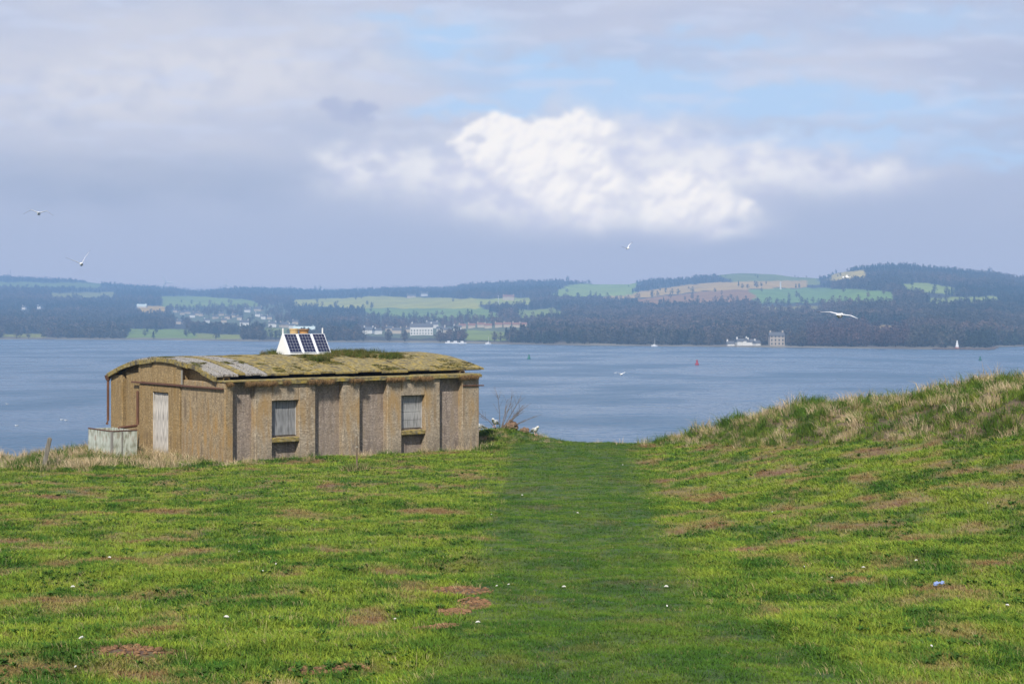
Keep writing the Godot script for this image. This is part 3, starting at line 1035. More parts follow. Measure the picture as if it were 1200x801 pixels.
# ---------------------------------------------------------------- masts, turbines, buoys, boats
func make_far_marks() -> void:
	var white := mat(Color(0.62, 0.62, 0.62), 0.6)
	var dark := mat(Color(0.12, 0.13, 0.15), 0.8)
	for w in [[194, 330.5, -0.45, 27.0], [265, 333, 0.05, 16.0]]:
		var p := land(w[0], 1.0)
		var r: float = -p.z * 0.97
		var hub := Vector3((w[0] - 600.0) / F * r, -(w[1] - HY) / F * r, -r)
		var o := thing("wind_turbine", "white wind turbine with angled blades rising behind the far ridge" if w[0] == 194 else "small upright white wind turbine far off behind the ridge", "wind turbine", hub - Vector3(0, 45, 0))
		part("tower", tube([Vector3(0, 0, 0), Vector3(0, 45, 0)], [1.5, 0.9], 8), white, o)
		part("nacelle", box(Vector3(2.0, 2.2, 5.0), 0.4), white, o, Vector3(0, 45, 1))
		for k in 3:
			var a: float = w[2] + TAU * k / 3.0
			part("blade", tube([Vector3(0, 45, 3.6), Vector3(sin(a) * w[3] * 0.3, 45 + cos(a) * w[3] * 0.3, 3.6), Vector3(sin(a) * w[3], 45 + cos(a) * w[3], 3.6)], [1.0, 1.7, 0.5], 5), white, o)
	var mp := land(12, 0.99)
	var ms := thing("radio_mast", "thin grey radio mast on the far wooded ridge", "mast", mp)
	part("pole", tube([Vector3(0, -2, 0), Vector3(0, 22, 0)], [0.9, 0.35], 6), dark, ms)
	part("antenna", tube([Vector3(-2, 18, 0), Vector3(2, 18, 0)], [0.35, 0.35], 6), dark, ms)
	var pp := land(584, t_of(584, 358))
	var po := thing("field_mast", "slim pale pole standing in the green field by the farmhouse", "mast", pp)
	part("pole", tube([Vector3(0, -1, 0), Vector3(0, 17, 0)], [0.5, 0.4], 6), white, po)
	part("cap", box(Vector3(2.0, 1.2, 1.2), 0.1), white, po, Vector3(0, 17.4, 0))
	var tp := land(915, t_of(915, 338))
	var to := thing("field_tower", "small white tower standing above the teal green field", "tower", tp)
	part("shaft", tube([Vector3(0, -1, 0), Vector3(0, 13, 0)], [1.6, 1.1], 8), white, to)
	part("cap", tube([Vector3(0, 13.02, 0), Vector3(0, 15, 0)], [1.9, 0.3], 8), white, to)

	# reef at the end of the near headland, with its beacon
	var st := begin()
	rng.seed = 3
	for i in 46:
		var x := lerpf(1098, 1166, i / 45.0)
		var r := shore_r(x) - 3.0
		add_box(st, Vector3((x - 600.0) / F * r, SEA + 0.2, -r), Vector3(3.4, rng.randf_range(1.0, 2.8), rng.randf_range(3.0, 8.0)), 0.6, Basis(Vector3.UP, rng.randf()))
	tag(part("rock_reef", st.commit(), mat(Color(0.10, 0.075, 0.065), 0.95), self), "low dark reef running out from the far headland", "rocks")
	var br := shore_r(1122) - 4.0
	var be := thing("beacon", "white conical beacon on the dark reef", "beacon", Vector3((1122.0 - 600.0) / F * br, SEA + 1.0, -br))
	part("base", tube([Vector3(0, 0, 0), Vector3(0, 1.0, 0)], [1.7, 1.5], 10), mat(Color(0.30, 0.13, 0.10), 0.8), be)
	part("tower", tube([Vector3(0, 1.0, 0), Vector3(0, 4.6, 0)], [1.3, 0.6], 10), white, be)
	part("lantern", tube([Vector3(0, 4.6, 0), Vector3(0, 5.6, 0), Vector3(0, 6.0, 0)], [0.5, 0.5, 0.1], 10), white, be)

	for b in [[817, 427.5, "red", Color(0.30, 0.02, 0.03), 2.6], [620, 420.5, "green", Color(0.01, 0.13, 0.07), 2.5], [1149, 421.8, "dark green", Color(0.01, 0.10, 0.07), 2.2]]:
		var r: float = -F * SEA / (b[1] - HY)
		var o := thing("channel_buoy", "%s channel buoy %s" % [b[2], {"red": "afloat out on the open firth", "green": "afloat beyond the hut's mossy roof end", "dark green": "afloat beyond the rough grassy bank"}[b[2]]], "buoy", Vector3((b[0] - 600.0) / F * r, SEA, -r))
		var m := mat(b[3], 0.5)
		var s: float = b[4] / 3.6
		part("float", tube([Vector3(0, -0.5, 0), Vector3(0, 0.9 * s, 0)], [1.5 * s, 1.5 * s], 14), m, o)
		part("tower", tube([Vector3(0, 0.9 * s, 0), Vector3(0, 2.8 * s, 0)], [0.95 * s, 0.6 * s], 10), m, o)
		part("top_mark", tube([Vector3(0, 2.8 * s, 0), Vector3(0, 3.6 * s, 0)], [0.75 * s, 0.7 * s], 10), m, o)
	for b in [[526, 401.2, 6.5], [534, 401.4, 8.0], [542, 401.4, 7.0], [572, 402, 5.0], [767, 405.2, 5.0]]:
		var r: float = shore_r(b[0]) - 10.0
		var sail: bool = b[2] == 5.0
		var far: bool = b[0] == 767
		var o := thing("moored_yacht" if sail else "moored_boat", ("white yacht with bare mast moored below the dark wood" if far else "white yacht with bare mast moored by the far bay houses") if sail else "white motor boat moored at the far bay", "boat", Vector3((b[0] - 600.0) / F * r, SEA, -r), 0.0, "" if sail else "boats moored in the far bay")
		var L: float = b[2]
		var hs := begin()
		for side in [-1, 1]:
			var pts := [Vector3(-L / 2, 0, 0), Vector3(-L / 2, 0, 1.2 * side), Vector3(L * 0.2, 0, 1.3 * side), Vector3(L / 2, 0, 0)]
			for k in 3:
				quad(hs, pts[k] + Vector3(0, -0.4, 0), pts[k + 1] + Vector3(0, -0.4, 0), pts[k + 1] * Vector3(1.04, 0, 1.1) + Vector3(0, 1.1, 0), pts[k] * Vector3(1.04, 0, 1.1) + Vector3(0, 1.1, 0), Vector3(0, 0.3, 0))
				tri(hs, pts[k] * Vector3(1.04, 0, 1.1) + Vector3(0, 1.1, 0), pts[k + 1] * Vector3(1.04, 0, 1.1) + Vector3(0, 1.1, 0), Vector3(0, 1.1, 0), Vector3(0, 0, 0))
		part("hull", hs.commit(), white, o)
		part("cabin", span(Vector3(-L * 0.25, 1.11, -0.8), Vector3(L * 0.15, 2.3 if not sail else 1.7, 0.8), 0.15), white, o)
		if sail:
			part("mast", tube([Vector3(0.3, 1.1, 0), Vector3(0.3, 7.0, 0)], [0.12, 0.07], 6), white, o)

# ---------------------------------------------------------------- the hut
func roof_y(w: float) -> float:   # underside of the roof over the end wall, w from the near long wall
	var u := (w - HW * 0.5) / (HW * 0.5)
	return 2.50 + 0.58 * (1.0 - u * u)

func harl(base: Color, stain: Color, seed_: int) -> StandardMaterial3D:
	var m := mat(Color.WHITE, 0.95)
	var b := base
	var tex := noise_tex(seed_, 0.16, 512, [[0.0, b * 0.50], [0.25, b * 0.78], [0.6, b], [0.85, b * 1.2], [1.0, b * 1.6]], FastNoiseLite.TYPE_SIMPLEX_SMOOTH, 2, true)
	triplanar(m, tex, Vector3(0.42, 0.42, 0.42))
	relief(m, tex, 1.6)
	var s0 := Color(stain.r, stain.g, stain.b, 0.0)
	var s1 := Color(stain.r, stain.g, stain.b, 0.75)
	var dk := Color(base.r * 0.45, base.g * 0.42, base.b * 0.42, 0.8)
	stained(m, noise_tex(seed_ + 1, 0.012, 256, [[0.0, dk], [0.28, Color(dk.r, dk.g, dk.b, 0.0)], [0.60, s0], [1.0, s1]], FastNoiseLite.TYPE_SIMPLEX_SMOOTH, 5), Vector3(1.1, 0.16, 1.1))
	return m

func wood(base: Color, seed_: int) -> StandardMaterial3D:
	var m := mat(Color.WHITE, 0.85)
	var tex := noise_tex(seed_, 0.02, 256, [[0.0, base * 0.55], [0.5, base], [1.0, base * 1.3]], FastNoiseLite.TYPE_SIMPLEX_SMOOTH, 5)
	triplanar(m, tex, Vector3(5.0, 0.35, 5.0))
	return m

func make_hut() -> void:
	var pink := harl(Color(0.275, 0.225, 0.188), Color(0.25, 0.19, 0.125), 301)
	var buff := harl(Color(0.325, 0.268, 0.198), Color(0.33, 0.20, 0.065), 311)
	var ochre := harl(Color(0.285, 0.20, 0.095), Color(0.22, 0.135, 0.04), 321)
	var deck := wood(Color(0.19, 0.14, 0.09), 333)
	var rust := wood(Color(0.13, 0.06, 0.035), 331)
	var grey := wood(Color(0.36, 0.35, 0.34), 341)
	var corner := harl(Color(0.285, 0.215, 0.130), Color(0.34, 0.185, 0.04), 315)
	var pale_board := wood(Color(0.29, 0.29, 0.29), 347)
	var board := wood(Color(0.21, 0.215, 0.225), 345)
	var lich := mat(Color.WHITE, 0.95)
	triplanar(lich, noise_tex(351, 0.03, 512, [[0.0, Color(0.07, 0.06, 0.035)], [0.2, Color(0.15, 0.12, 0.045)], [0.55, Color(0.23, 0.175, 0.045)], [0.85, Color(0.28, 0.22, 0.08)], [1.0, Color(0.33, 0.29, 0.19)]], FastNoiseLite.TYPE_SIMPLEX_SMOOTH, 5), Vector3(0.55, 0.55, 0.55))
	stained(lich, noise_tex(353, 0.02, 256, [[0.0, Color(0.06, 0.05, 0.04, 0.95)], [0.16, Color(0.08, 0.07, 0.05, 0.8)], [0.30, Color(0.16, 0.15, 0.11, 0.25)], [0.42, Color(0.2, 0.17, 0.1, 0.0)], [0.7, Color(0.36, 0.25, 0.03, 0.0)], [1.0, Color(0.36, 0.25, 0.03, 0.8)]]), Vector3(0.5, 0.5, 0.9))
	var palesheet := mat(Color.WHITE, 0.95)
	triplanar(palesheet, noise_tex(361, 0.02, 512, [[0.0, Color(0.05, 0.045, 0.04)], [0.25, Color(0.15, 0.13, 0.11)], [0.65, Color(0.33, 0.31, 0.29)], [0.85, Color(0.42, 0.40, 0.37)], [1.0, Color(0.24, 0.20, 0.07)]], FastNoiseLite.TYPE_SIMPLEX_SMOOTH, 5), Vector3(3.2, 0.8, 0.8), false)
	M.lichen = lich

	var o := thing("concrete_hut", "disused roughcast concrete hut with mossy curved roof and boarded windows", "hut", HUT, TH)
	var T := 0.22   # the recesses
	# cores of the walls (recess plane)
	var base := -0.5
	part("long_wall", span(Vector3(T + 0.02, base, -0.48), Vector3(HL - T, 2.50, -T), 0.01), pink, o)
	part("back_wall", span(Vector3(T + 0.02, base, -HW + T), Vector3(HL - T, 2.50, -HW + 0.4), 0.01), pink, o)
	# end walls with an arched head
	for e in 2:
		var st := begin()
		var x0 := T if e == 0 else HL - 0.40
		var x1 := 0.40 if e == 0 else HL - T
		var n := 24
		for i in n:
			var w0 := lerpf(0.482, HW - 0.402, i / float(n))
			var w1 := lerpf(0.482, HW - 0.402, (i + 1) / float(n))
			var mid := Vector3((x0 + x1) / 2, 1.2, -(w0 + w1) / 2)
			var y0 := roof_y(w0) - 0.004
			var y1 := roof_y(w1) - 0.004
			for xx in [x0, x1]:
				quad(st, Vector3(xx, base, -w0), Vector3(xx, base, -w1), Vector3(xx, y1, -w1), Vector3(xx, y0, -w0), mid)
			quad(st, Vector3(x0, y0, -w0), Vector3(x1, y0, -w0), Vector3(x1, y1, -w1), Vector3(x0, y1, -w1), mid)
		part("end_wall", st.commit(), ochre, o)
	# pilasters and lintels of the long wall: [from, to]
	for p in [[0.98, 1.56], [2.47, 3.05], [4.02, 4.64], [5.65, 6.20], [7.10, 7.69], [8.58, HL]]:
		part("pilaster", span(Vector3(p[0], base, -T - 0.05), Vector3(p[1], 2.47, 0.0), 0.02), buff, o)
	for wdw in [[1.56, 2.47], [6.20, 7.10]]:
		part("lintel", span(Vector3(wdw[0], 1.92, -T - 0.05), Vector3(wdw[1], 2.47, -0.002), 0.015), buff, o)
		var wn := Node3D.new()
		wn.name = "window"
		o.add_child(wn, true)
		# boards over the opening
		var nb := 4
		for k in nb:
			var a := lerpf(wdw[0] + 0.03, wdw[1] - 0.03, k / float(nb))
			var b := lerpf(wdw[0] + 0.03, wdw[1] - 0.03, (k + 1) / float(nb))
			if wdw[0] < 3.0:
				part("board", span(Vector3(a + 0.004, 0.88, -T), Vector3(b - 0.004, 1.90, -T + 0.03 + 0.004 * (k % 2)), 0.004), board, wn)
			else:
				var ya := lerpf(0.88, 1.90, k / float(nb))
				part("board", span(Vector3(wdw[0] + 0.03, ya + 0.004, -T), Vector3(wdw[1] - 0.03, ya + 0.251, -T + 0.03 + 0.005 * (k % 2)), 0.004), pale_board, wn)
		part("frame", span(Vector3(wdw[0], 0.86, -T - 0.02), Vector3(wdw[0] + 0.03, 1.92, -T + 0.055), 0.004), grey, wn)
		part("frame", span(Vector3(wdw[1] - 0.03, 0.86, -T - 0.02), Vector3(wdw[1], 1.92, -T + 0.055), 0.004), grey, wn)
		part("sill", span(Vector3(wdw[0] + 0.004, 0.68, -T - 0.02), Vector3(wdw[1] - 0.004, 0.825, 0.03), 0.02), M.lichen, wn)
	# end wall, outer leaf: [from, to, top]
	part("corner_wall", span(Vector3(0.0, base, -2.79), Vector3(T + 0.05, 2.50, -0.003), 0.02), corner, o)
	part("corner_pilaster", span(Vector3(0.0, base, -HW), Vector3(T + 0.05, 2.52, -7.02), 0.02), ochre, o)
	part("door_pilaster", span(Vector3(-0.03, base, -3.62), Vector3(T + 0.05, 2.28, -2.84), 0.02), ochre, o)
	part("door_pilaster", span(Vector3(-0.03, base, -5.68), Vector3(T + 0.05, 2.28, -4.74), 0.02), ochre, o)
	part("door_head", span(Vector3(-0.03, 2.06, -4.738), Vector3(T + 0.05, 2.28, -3.622), 0.015), ochre, o)
	part("wall_panel", span(Vector3(0.07, base, -6.86), Vector3(T + 0.05, 2.62, -5.75), 0.015), ochre, o)
	var hd := begin()   # raised panel over the door, its top following the arch
	for i in 12:
		var w0 := lerpf(2.70, 5.70, i / 12.0)
		var w1 := lerpf(2.70, 5.70, (i + 1) / 12.0)
		var mid := Vector3(0.05, 2.6, -(w0 + w1) / 2)
		for xx in [-0.035, T + 0.03]:
			quad(hd, Vector3(xx, 2.36, -w0), Vector3(xx, 2.36, -w1), Vector3(xx, roof_y(w1) - 0.03, -w1), Vector3(xx, roof_y(w0) - 0.03, -w0), mid)
		quad(hd, Vector3(-0.035, 2.36, -w0), Vector3(T + 0.03, 2.36, -w0), Vector3(T + 0.03, 2.36, -w1), Vector3(-0.035, 2.36, -w1), mid)
	quad(hd, Vector3(-0.035, 2.36, -2.7), Vector3(T + 0.03, 2.36, -2.7), Vector3(T + 0.03, roof_y(2.7) - 0.03, -2.7), Vector3(-0.035, roof_y(2.7) - 0.03, -2.7), Vector3(0.05, 2.6, -3.5))
	quad(hd, Vector3(-0.035, 2.36, -5.7), Vector3(T + 0.03, 2.36, -5.7), Vector3(T + 0.03, roof_y(5.7) - 0.03, -5.7), Vector3(-0.035, roof_y(5.7) - 0.03, -5.7), Vector3(0.05, 2.6, -4.5))
	part("head_panel", hd.commit(), ochre, o)
	part("iron_beam", span(Vector3(-0.09, 2.30, -6.15), Vector3(-0.032, 2.352, -0.02), 0.008), M.rusty, o)
	part("cable_conduit", tube([Vector3(-0.06, 2.36, -2.62), Vector3(-0.06, 2.80, -2.62)], [0.035, 0.035], 8), M.lead, o)
	# door of upright planks, set back
	var dr := Node3D.new()
	dr.name = "door"
	o.add_child(dr, true)
	for k in 7:
		var a := lerpf(3.66, 4.70, k / 7.0)
		part("plank", span(Vector3(0.05 + 0.004 * (k % 3), 0.10, -a - 0.145), Vector3(0.09, 2.04, -a - 0.004), 0.006), M.silver, dr)
	part("jamb", span(Vector3(0.0, -0.1, -4.742), Vector3(0.10, 2.06, -4.704), 0.004), M.silver, dr)
	# far end pilasters (the other end wall is out of sight but stands)
	part("corner_pilaster", span(Vector3(HL - T - 0.05, base, -HW), Vector3(HL, 2.50, -HW + 0.8), 0.02), ochre, o)

	# roof: boards and felt sheets laid from eave to eave over the arch
	var over := 0.10
	var front := 0.46   # the roof starts behind the wall head
	var x := -over
	var k := 0
	rng.seed = 41
	while x < HL + 0.54:
		var wide := 0.27 if x < 1.9 else (0.95 if x > 3.6 else 0.55)
		wide = minf(wide * rng.randf_range(0.85, 1.15), HL + 0.56 - x)
		var lift := 0.018 * (k % 2) + rng.randf_range(0.0, 0.012)
		var st := begin()
		var n := 22
		var cut := rng.randf_range(0.0, 0.05)
		for i in n:
			var w0 := lerpf(front + cut, HW + over, i / float(n))
			var w1 := lerpf(front + cut, HW + over, (i + 1) / float(n))
			var sag := nA.get_noise_2d(x * 40.0, w0 * 20.0) * 0.03
			var y0 := roof_y(w0) + 0.075 + lift + sag
			var y1 := roof_y(w1) + 0.075 + lift + nA.get_noise_2d(x * 40.0, w1 * 20.0) * 0.03
			var xa := x + 0.006
			var xb := x + wide - 0.006
			var mid := Vector3((xa + xb) / 2, (y0 + y1) / 2 - 0.03, -(w0 + w1) / 2)
			var A := Vector3(xa, y0, -w0)
			var B := Vector3(xb, y0, -w0)
			var C := Vector3(xb, y1, -w1)
			var D := Vector3(xa, y1, -w1)
			var dn := Vector3(0, -0.055, 0)
			quad(st, A, B, C, D, mid)
			quad(st, A + dn, B + dn, C + dn, D + dn, mid)
			quad(st, A, D, D + dn, A + dn, mid)
			quad(st, B, C, C + dn, B + dn, mid)
			if i == 0: quad(st, A, B, B + dn, A + dn, mid)
			if i == n - 1: quad(st, D, C, C + dn, D + dn, mid)
		part("roof_sheet", st.commit(), palesheet if (x < 1.75 and k % 4 != 3) or (x > 3.0 and x < 3.5) else lich, o)
		x += wide
		k += 1
	# slab under the sheets: solid deck
	var dk := begin()
	for i in 22:
		var w0 := lerpf(front + 0.07, HW + over - 0.06, i / 22.0)
		var w1 := lerpf(front + 0.07, HW + over - 0.06, (i + 1) / 22.0)
		var mid := Vector3(HL / 2, (roof_y(w0) + roof_y(w1)) / 2, -(w0 + w1) / 2)
		var lo := Vector3(0, 0.002, 0)
		var hi := Vector3(0, 0.018, 0)
		var A := Vector3(-over + 0.05, roof_y(w0), -w0)
		var B := Vector3(HL + 0.50, roof_y(w0), -w0)
		var C := Vector3(HL + 0.50, roof_y(w1), -w1)
		var D := Vector3(-over + 0.05, roof_y(w1), -w1)
		quad(dk, A + lo, B + lo, C + lo, D + lo, mid + Vector3(0, 0.01, 0))
		quad(dk, A + hi, B + hi, C + hi, D + hi, mid + Vector3(0, 0.01, 0))
		quad(dk, A + lo, D + lo, D + hi, A + hi, mid + Vector3(0, 0.01, 0))
	part("roof_deck", dk.commit(), deck, o)
	# verge along the arched end, in broken lengths
	for i in 9:
		var w0 := lerpf(front - 0.03, HW + over, i / 9.0) + 0.01
		var w1 := lerpf(front - 0.03, HW + over, (i + 1) / 9.0) - 0.01
		var st := begin()
		var drop := rng.randf_range(-0.02, 0.02)
		for j in 3:
			var a := lerpf(w0, w1, j / 3.0)
			var b := lerpf(w0, w1, (j + 1) / 3.0)
			var ya := roof_y(a) + 0.05 + drop
			var yb := roof_y(b) + 0.05 + drop
			var xo := -over - 0.03 + drop * 0.5
			var xi := -over + 0.055
			var mid := Vector3((xo + xi) / 2, (ya + yb) / 2 - 0.03, -(a + b) / 2)
			for pr in [[xo, xo], [xi, xi]]:
				quad(st, Vector3(pr[0], ya, -a), Vector3(pr[0], yb, -b), Vector3(pr[0], yb - 0.13, -b), Vector3(pr[0], ya - 0.13, -a), mid)
			quad(st, Vector3(xo, ya, -a), Vector3(xi, ya, -a), Vector3(xi, yb, -b), Vector3(xo, yb, -b), mid)
			quad(st, Vector3(xo, ya - 0.13, -a), Vector3(xi, ya - 0.13, -a), Vector3(xi, yb - 0.13, -b), Vector3(xo, yb - 0.13, -b), mid)
			if j == 0: quad(st, Vector3(xo, ya, -a), Vector3(xi, ya, -a), Vector3(xi, ya - 0.13, -a), Vector3(xo, ya - 0.13, -a), mid)
			if j == 2: quad(st, Vector3(xo, yb, -b), Vector3(xi, yb, -b), Vector3(xi, yb - 0.13, -b), Vector3(xo, yb - 0.13, -b), mid)
		part("verge_board", st.commit(), lich, o)
	# wall head before the eaves, in lengths, and the boards nailed to its face
	for f in [[-0.03, 2.2, 0.0], [2.21, 4.4, 0.012], [4.41, 6.9, -0.006], [6.91, HL + 0.03, 0.008]]:
		part("wall_head", span(Vector3(f[0], 2.505, -0.62), Vector3(f[1], 2.555 + f[2], 0.05), 0.012), lich, o)
	for f in [[0.95, 1.7, -0.01, 0.08], [1.72, 2.9, -0.02, 0.09], [2.93, 4.2, 0.01, 0.11], [4.22, 5.6, 0.005, 0.12], [5.62, 7.0, 0.0, 0.11], [7.03, 8.4, 0.005, 0.10], [8.42, HL + 0.05, 0.02, 0.09]]:
		part("eaves_board", span(Vector3(f[0], 2.49 + f[2] - f[3] * 0.6, 0.053), Vector3(f[1], 2.49 + f[2] + f[3] * 0.4, 0.09), 0.01), lich, o, Vector3.ZERO, Vector3(0, 0, rng.randf_range(-0.004, 0.004)))
	part("slipped_board", span(Vector3(HL - 0.75, 2.33, 0.02), Vector3(HL + 0.12, 2.37, 0.05), 0.008), rust, o, Vector3.ZERO, Vector3(0, 0, -0.02))

	# rain pipes on the end wall
	part("rain_pipe", tube([Vector3(-0.08, 2.35, -7.93), Vector3(-0.08, 2.30, -7.93), Vector3(-0.08, 1.0, -7.93), Vector3(-0.30, 0.93, -7.5)], [0.06, 0.045, 0.045, 0.045], 8), rust, o)
	part("pipe_hopper", tube([Vector3(-0.08, 2.32, -7.93), Vector3(-0.08, 2.48, -7.93)], [0.07, 0.12], 10), rust, o)
	part("rain_pipe", tube([Vector3(-0.06, 2.05, -5.72), Vector3(-0.06, 0.98, -5.72), Vector3(-0.12, 0.95, -5.68), Vector3(-0.86, 0.93, -5.35)], [0.045, 0.045, 0.045, 0.045], 8), rust, o)

	# moss cushions and weeds rooted on the roof; dead moss hanging from the eaves
	var gm := grass_mat()
	var moss := PackedFloat32Array()
	var weeds := PackedFloat32Array()
	var hang := PackedFloat32Array()
	rng.seed = 17
	for i in 9000:
		var s := rng.randf_range(-0.08, HL + 0.45)
		var w := rng.randf_range(front + 0.05, HW * 0.62)
		var n := nA.get_noise_2d(s * 34.0, w * 60.0) + nB.get_noise_2d(s * 110.0, w * 110.0) * 0.6
		var ridge := smoothstep(1.6, 3.4, w)
		var thick := smoothstep(3.4, 4.2, s) * smoothstep(8.3, 6.8, s) * smoothstep(1.5, 2.6, w)
		if n + thick * 0.42 + ridge * 0.10 < 0.30:
			continue
		var at := Vector3(s, roof_y(w) + 0.09, -w)
		var f := rng.randf_range(0.7, 1.25)
		if thick > 0.2 and rng.randf() < 0.55:
			var c := Color(0.07, 0.11, 0.02).lerp(Color(0.21, 0.16, 0.06), rng.randf() * rng.randf() * 1.4)
			push(weeds, Basis(Vector3.UP, rng.randf() * TAU).scaled(Vector3.ONE * rng.randf_range(0.15, 0.62) * clampf(0.75 + n, 0.4, 1.2)), at, Color(c.r * f, c.g * f, c.b * f))
		else:
			var c := Color(0.10, 0.12, 0.025).lerp(Color(0.20, 0.17, 0.05), rng.randf())
			push(moss, Basis(Vector3.UP, rng.randf() * TAU).scaled(Vector3(1, rng.randf_range(0.4, 0.9), 1) * rng.randf_range(0.5, 1.1)), at, Color(c.r * f, c.g * f, c.b * f))
	for i in 1100:
		var s := rng.randf_range(0.05, HL)
		var c := Color(0.30, 0.19, 0.09).lerp(Color(0.12, 0.08, 0.04), rng.randf())
		if nB.get_noise_2d(s * 70.0, 5.0) < -0.15: continue
		push(hang, Basis(Vector3(1, 0, 0), PI + rng.randf_range(-0.4, 0.4)).scaled(Vector3.ONE * rng.randf_range(0.14, 0.34)), Vector3(s, 2.47 + rng.randf_range(-0.02, 0.05), rng.randf_range(0.05, 0.115)), c)
	scatter("roof_moss", clump(400, 40, 0.07, 0.01, 0.06, 0.012, 1.0), gm, moss, o)
	scatter("roof_weeds", clump(401, 40, 0.17, 0.16, 0.45, 0.012, 0.8), gm, weeds, o)
	scatter("hanging_moss", clump(402, 40, 0.25, 0.16, 0.50, 0.02, 0.7), gm, hang, o)

func hut_point(s: float, y: float, w: float) -> Vector3:
	return HUT + Vector3(cos(TH) * s - sin(TH) * w, y, -sin(TH) * s - cos(TH) * w)

func make_hut_things() -> void:
	# solar panels on a white A-frame, standing on the roof and facing the camera's way
	var white := mat(Color(0.80, 0.80, 0.78), 0.6)
	var cell := mat(Color(0.012, 0.016, 0.05), 0.25)
	var rim := mat(Color(0.62, 0.64, 0.66), 0.4)
	rim.metallic = 0.6
	var turn := TH
	var at := hut_point(4.85, roof_y(HW * 0.47) + 0.11, HW * 0.47)
	var o := thing("solar_panel_stand", "white wooden A-frame holding three dark blue solar panels on the hut roof", "solar panels", at, turn)
	var w := 1.60
	var h := 0.66
	var run := 0.44
	for sx in [-1, 1]:
		var st := begin()
		var xa: float = sx * w * 0.5
		var xb: float = sx * (w * 0.5 - 0.03)
		var mid := Vector3((xa + xb) / 2, h * 0.4, 0)
		for xx in [xa, xb]:
			tri(st, Vector3(xx, 0, run), Vector3(xx, 0, -run), Vector3(xx, h, -0.02), mid)
		quad(st, Vector3(xa, 0, run), Vector3(xb, 0, run), Vector3(xb, h, -0.02), Vector3(xa, h, -0.02), mid)
		quad(st, Vector3(xa, 0, -run), Vector3(xb, 0, -run), Vector3(xb, h, -0.02), Vector3(xa, h, -0.02), mid)
		part("side_board", st.commit(), white, o)
	var lean := atan2(run + 0.02, h)
	var face := Basis(Vector3(1, 0, 0), -lean)
	var slope := sqrt(h * h + run * run)
	var c0 := Vector3(0, h * 0.5, run * 0.5 - 0.01)
	var bk := begin()
	add_box(bk, c0, Vector3(w, slope, 0.02), 0.004, face)
	part("backing_board", bk.commit(), white, o)
	var pw_ := w / 3.0
	for i in 3:
		var cx := (i - 1) * pw_
		var p := Node3D.new()
		p.name = "solar_panel"
		o.add_child(p, true)
		p.position = c0 + face * Vector3(cx, 0.015, 0.026)
		p.rotation.x = -lean
		part("glass", box(Vector3(pw_ - 0.10, slope - 0.10, 0.024), 0.003), cell, p)
		for e in [[0, 1], [0, -1], [1, 1], [1, -1]]:
			if e[0] == 0:
				part("frame", box(Vector3(0.025, slope - 0.05, 0.03), 0.003), rim, p, Vector3(e[1] * (pw_ * 0.5 - 0.04), 0, 0.002))
			else:
				part("frame", box(Vector3(pw_ - 0.108, 0.025, 0.03), 0.003), rim, p, Vector3(0, e[1] * (slope * 0.5 - 0.036), 0.002))
		var gl := begin()
		for a in range(1, 4):
			add_box(gl, Vector3((a / 4.0 - 0.5) * (pw_ - 0.1), 0, 0.0135), Vector3(0.005, slope - 0.11, 0.002), 0.0005)
		for a in range(1, 6):
			add_box(gl, Vector3(0, (a / 6.0 - 0.5) * (slope - 0.1), 0.0138), Vector3(pw_ - 0.11, 0.005, 0.002), 0.0005)
		part("cell_grid", gl.commit(), rim, p)
	for sx in [-1, 1]:
		part("upright", box(Vector3(0.035, 0.20, 0.035), 0.004), white, o, Vector3(sx * (w * 0.5 - 0.05), h + 0.09, -0.05))
	# chimney pots behind it
	var clay := mat(Color(0.52, 0.36, 0.17), 0.9)
	var clay2 := mat(Color(0.46, 0.25, 0.10), 0.9)
	var cw := HW * 0.5 + 0.55
	var q1 := hut_point(4.95, roof_y(cw) + 0.06, cw)
	var q2 := hut_point(5.33, roof_y(cw) + 0.06, cw)
	var a1 := thing("chimney_pot", "short buff clay chimney pot behind the solar panels", "chimney pot", q1)
	part("pot", tube([Vector3(0, 0, 0), Vector3(0, 0.84, 0)], [0.15, 0.135], 14), clay, a1)
	part("rim", tube([Vector3(0, 0.8405, 0), Vector3(0, 0.89, 0)], [0.15, 0.15], 14), clay, a1)
	var a2 := thing("chimney_pot", "wide orange clay chimney pot with dark rim behind the solar panels", "chimney pot", q2)
	part("pot", tube([Vector3(0, 0, 0), Vector3(0, 0.82, 0)], [0.165, 0.15], 14), clay2, a2)
	part("rim", tube([Vector3(0, 0.8205, 0), Vector3(0, 0.88, 0)], [0.18, 0.17], 14), mat(Color(0.20, 0.11, 0.05), 0.9), a2)

	# water tank at the end wall
	var zinc := mat(Color.WHITE, 0.75)
	triplanar(zinc, noise_tex(371, 0.02, 256, [[0.0, Color(0.20, 0.20, 0.14)], [0.3, Color(0.36, 0.39, 0.33)], [0.75, Color(0.46, 0.50, 0.44)], [1.0, Color(0.52, 0.54, 0.48)]], FastNoiseLite.TYPE_SIMPLEX_SMOOTH, 5), Vector3(2.4, 0.5, 2.4))
	stained(zinc, noise_tex(373, 0.02, 256, [[0.0, Color(0.20, 0.10, 0.05, 0.8)], [0.14, Color(0.2, 0.1, 0.05, 0.0)], [1.0, Color(0.2, 0.1, 0.05, 0.0)]]), Vector3(2.0, 0.4, 2.0))
	var g := hut_point(-1.25, 0, 4.95)
	var tk := thing("water_tank", "open pale green metal water tank beside the end wall of the hut", "water tank", Vector3(g.x, ground(g.x, -g.z) - 0.05, g.z), TH)
	var tx := 0.42
	var tz := 0.86
	var th := 0.88
	part("side_panel", span(Vector3(-tx, 0, -tz), Vector3(-tx + 0.025, th, tz), 0.004), zinc, tk)
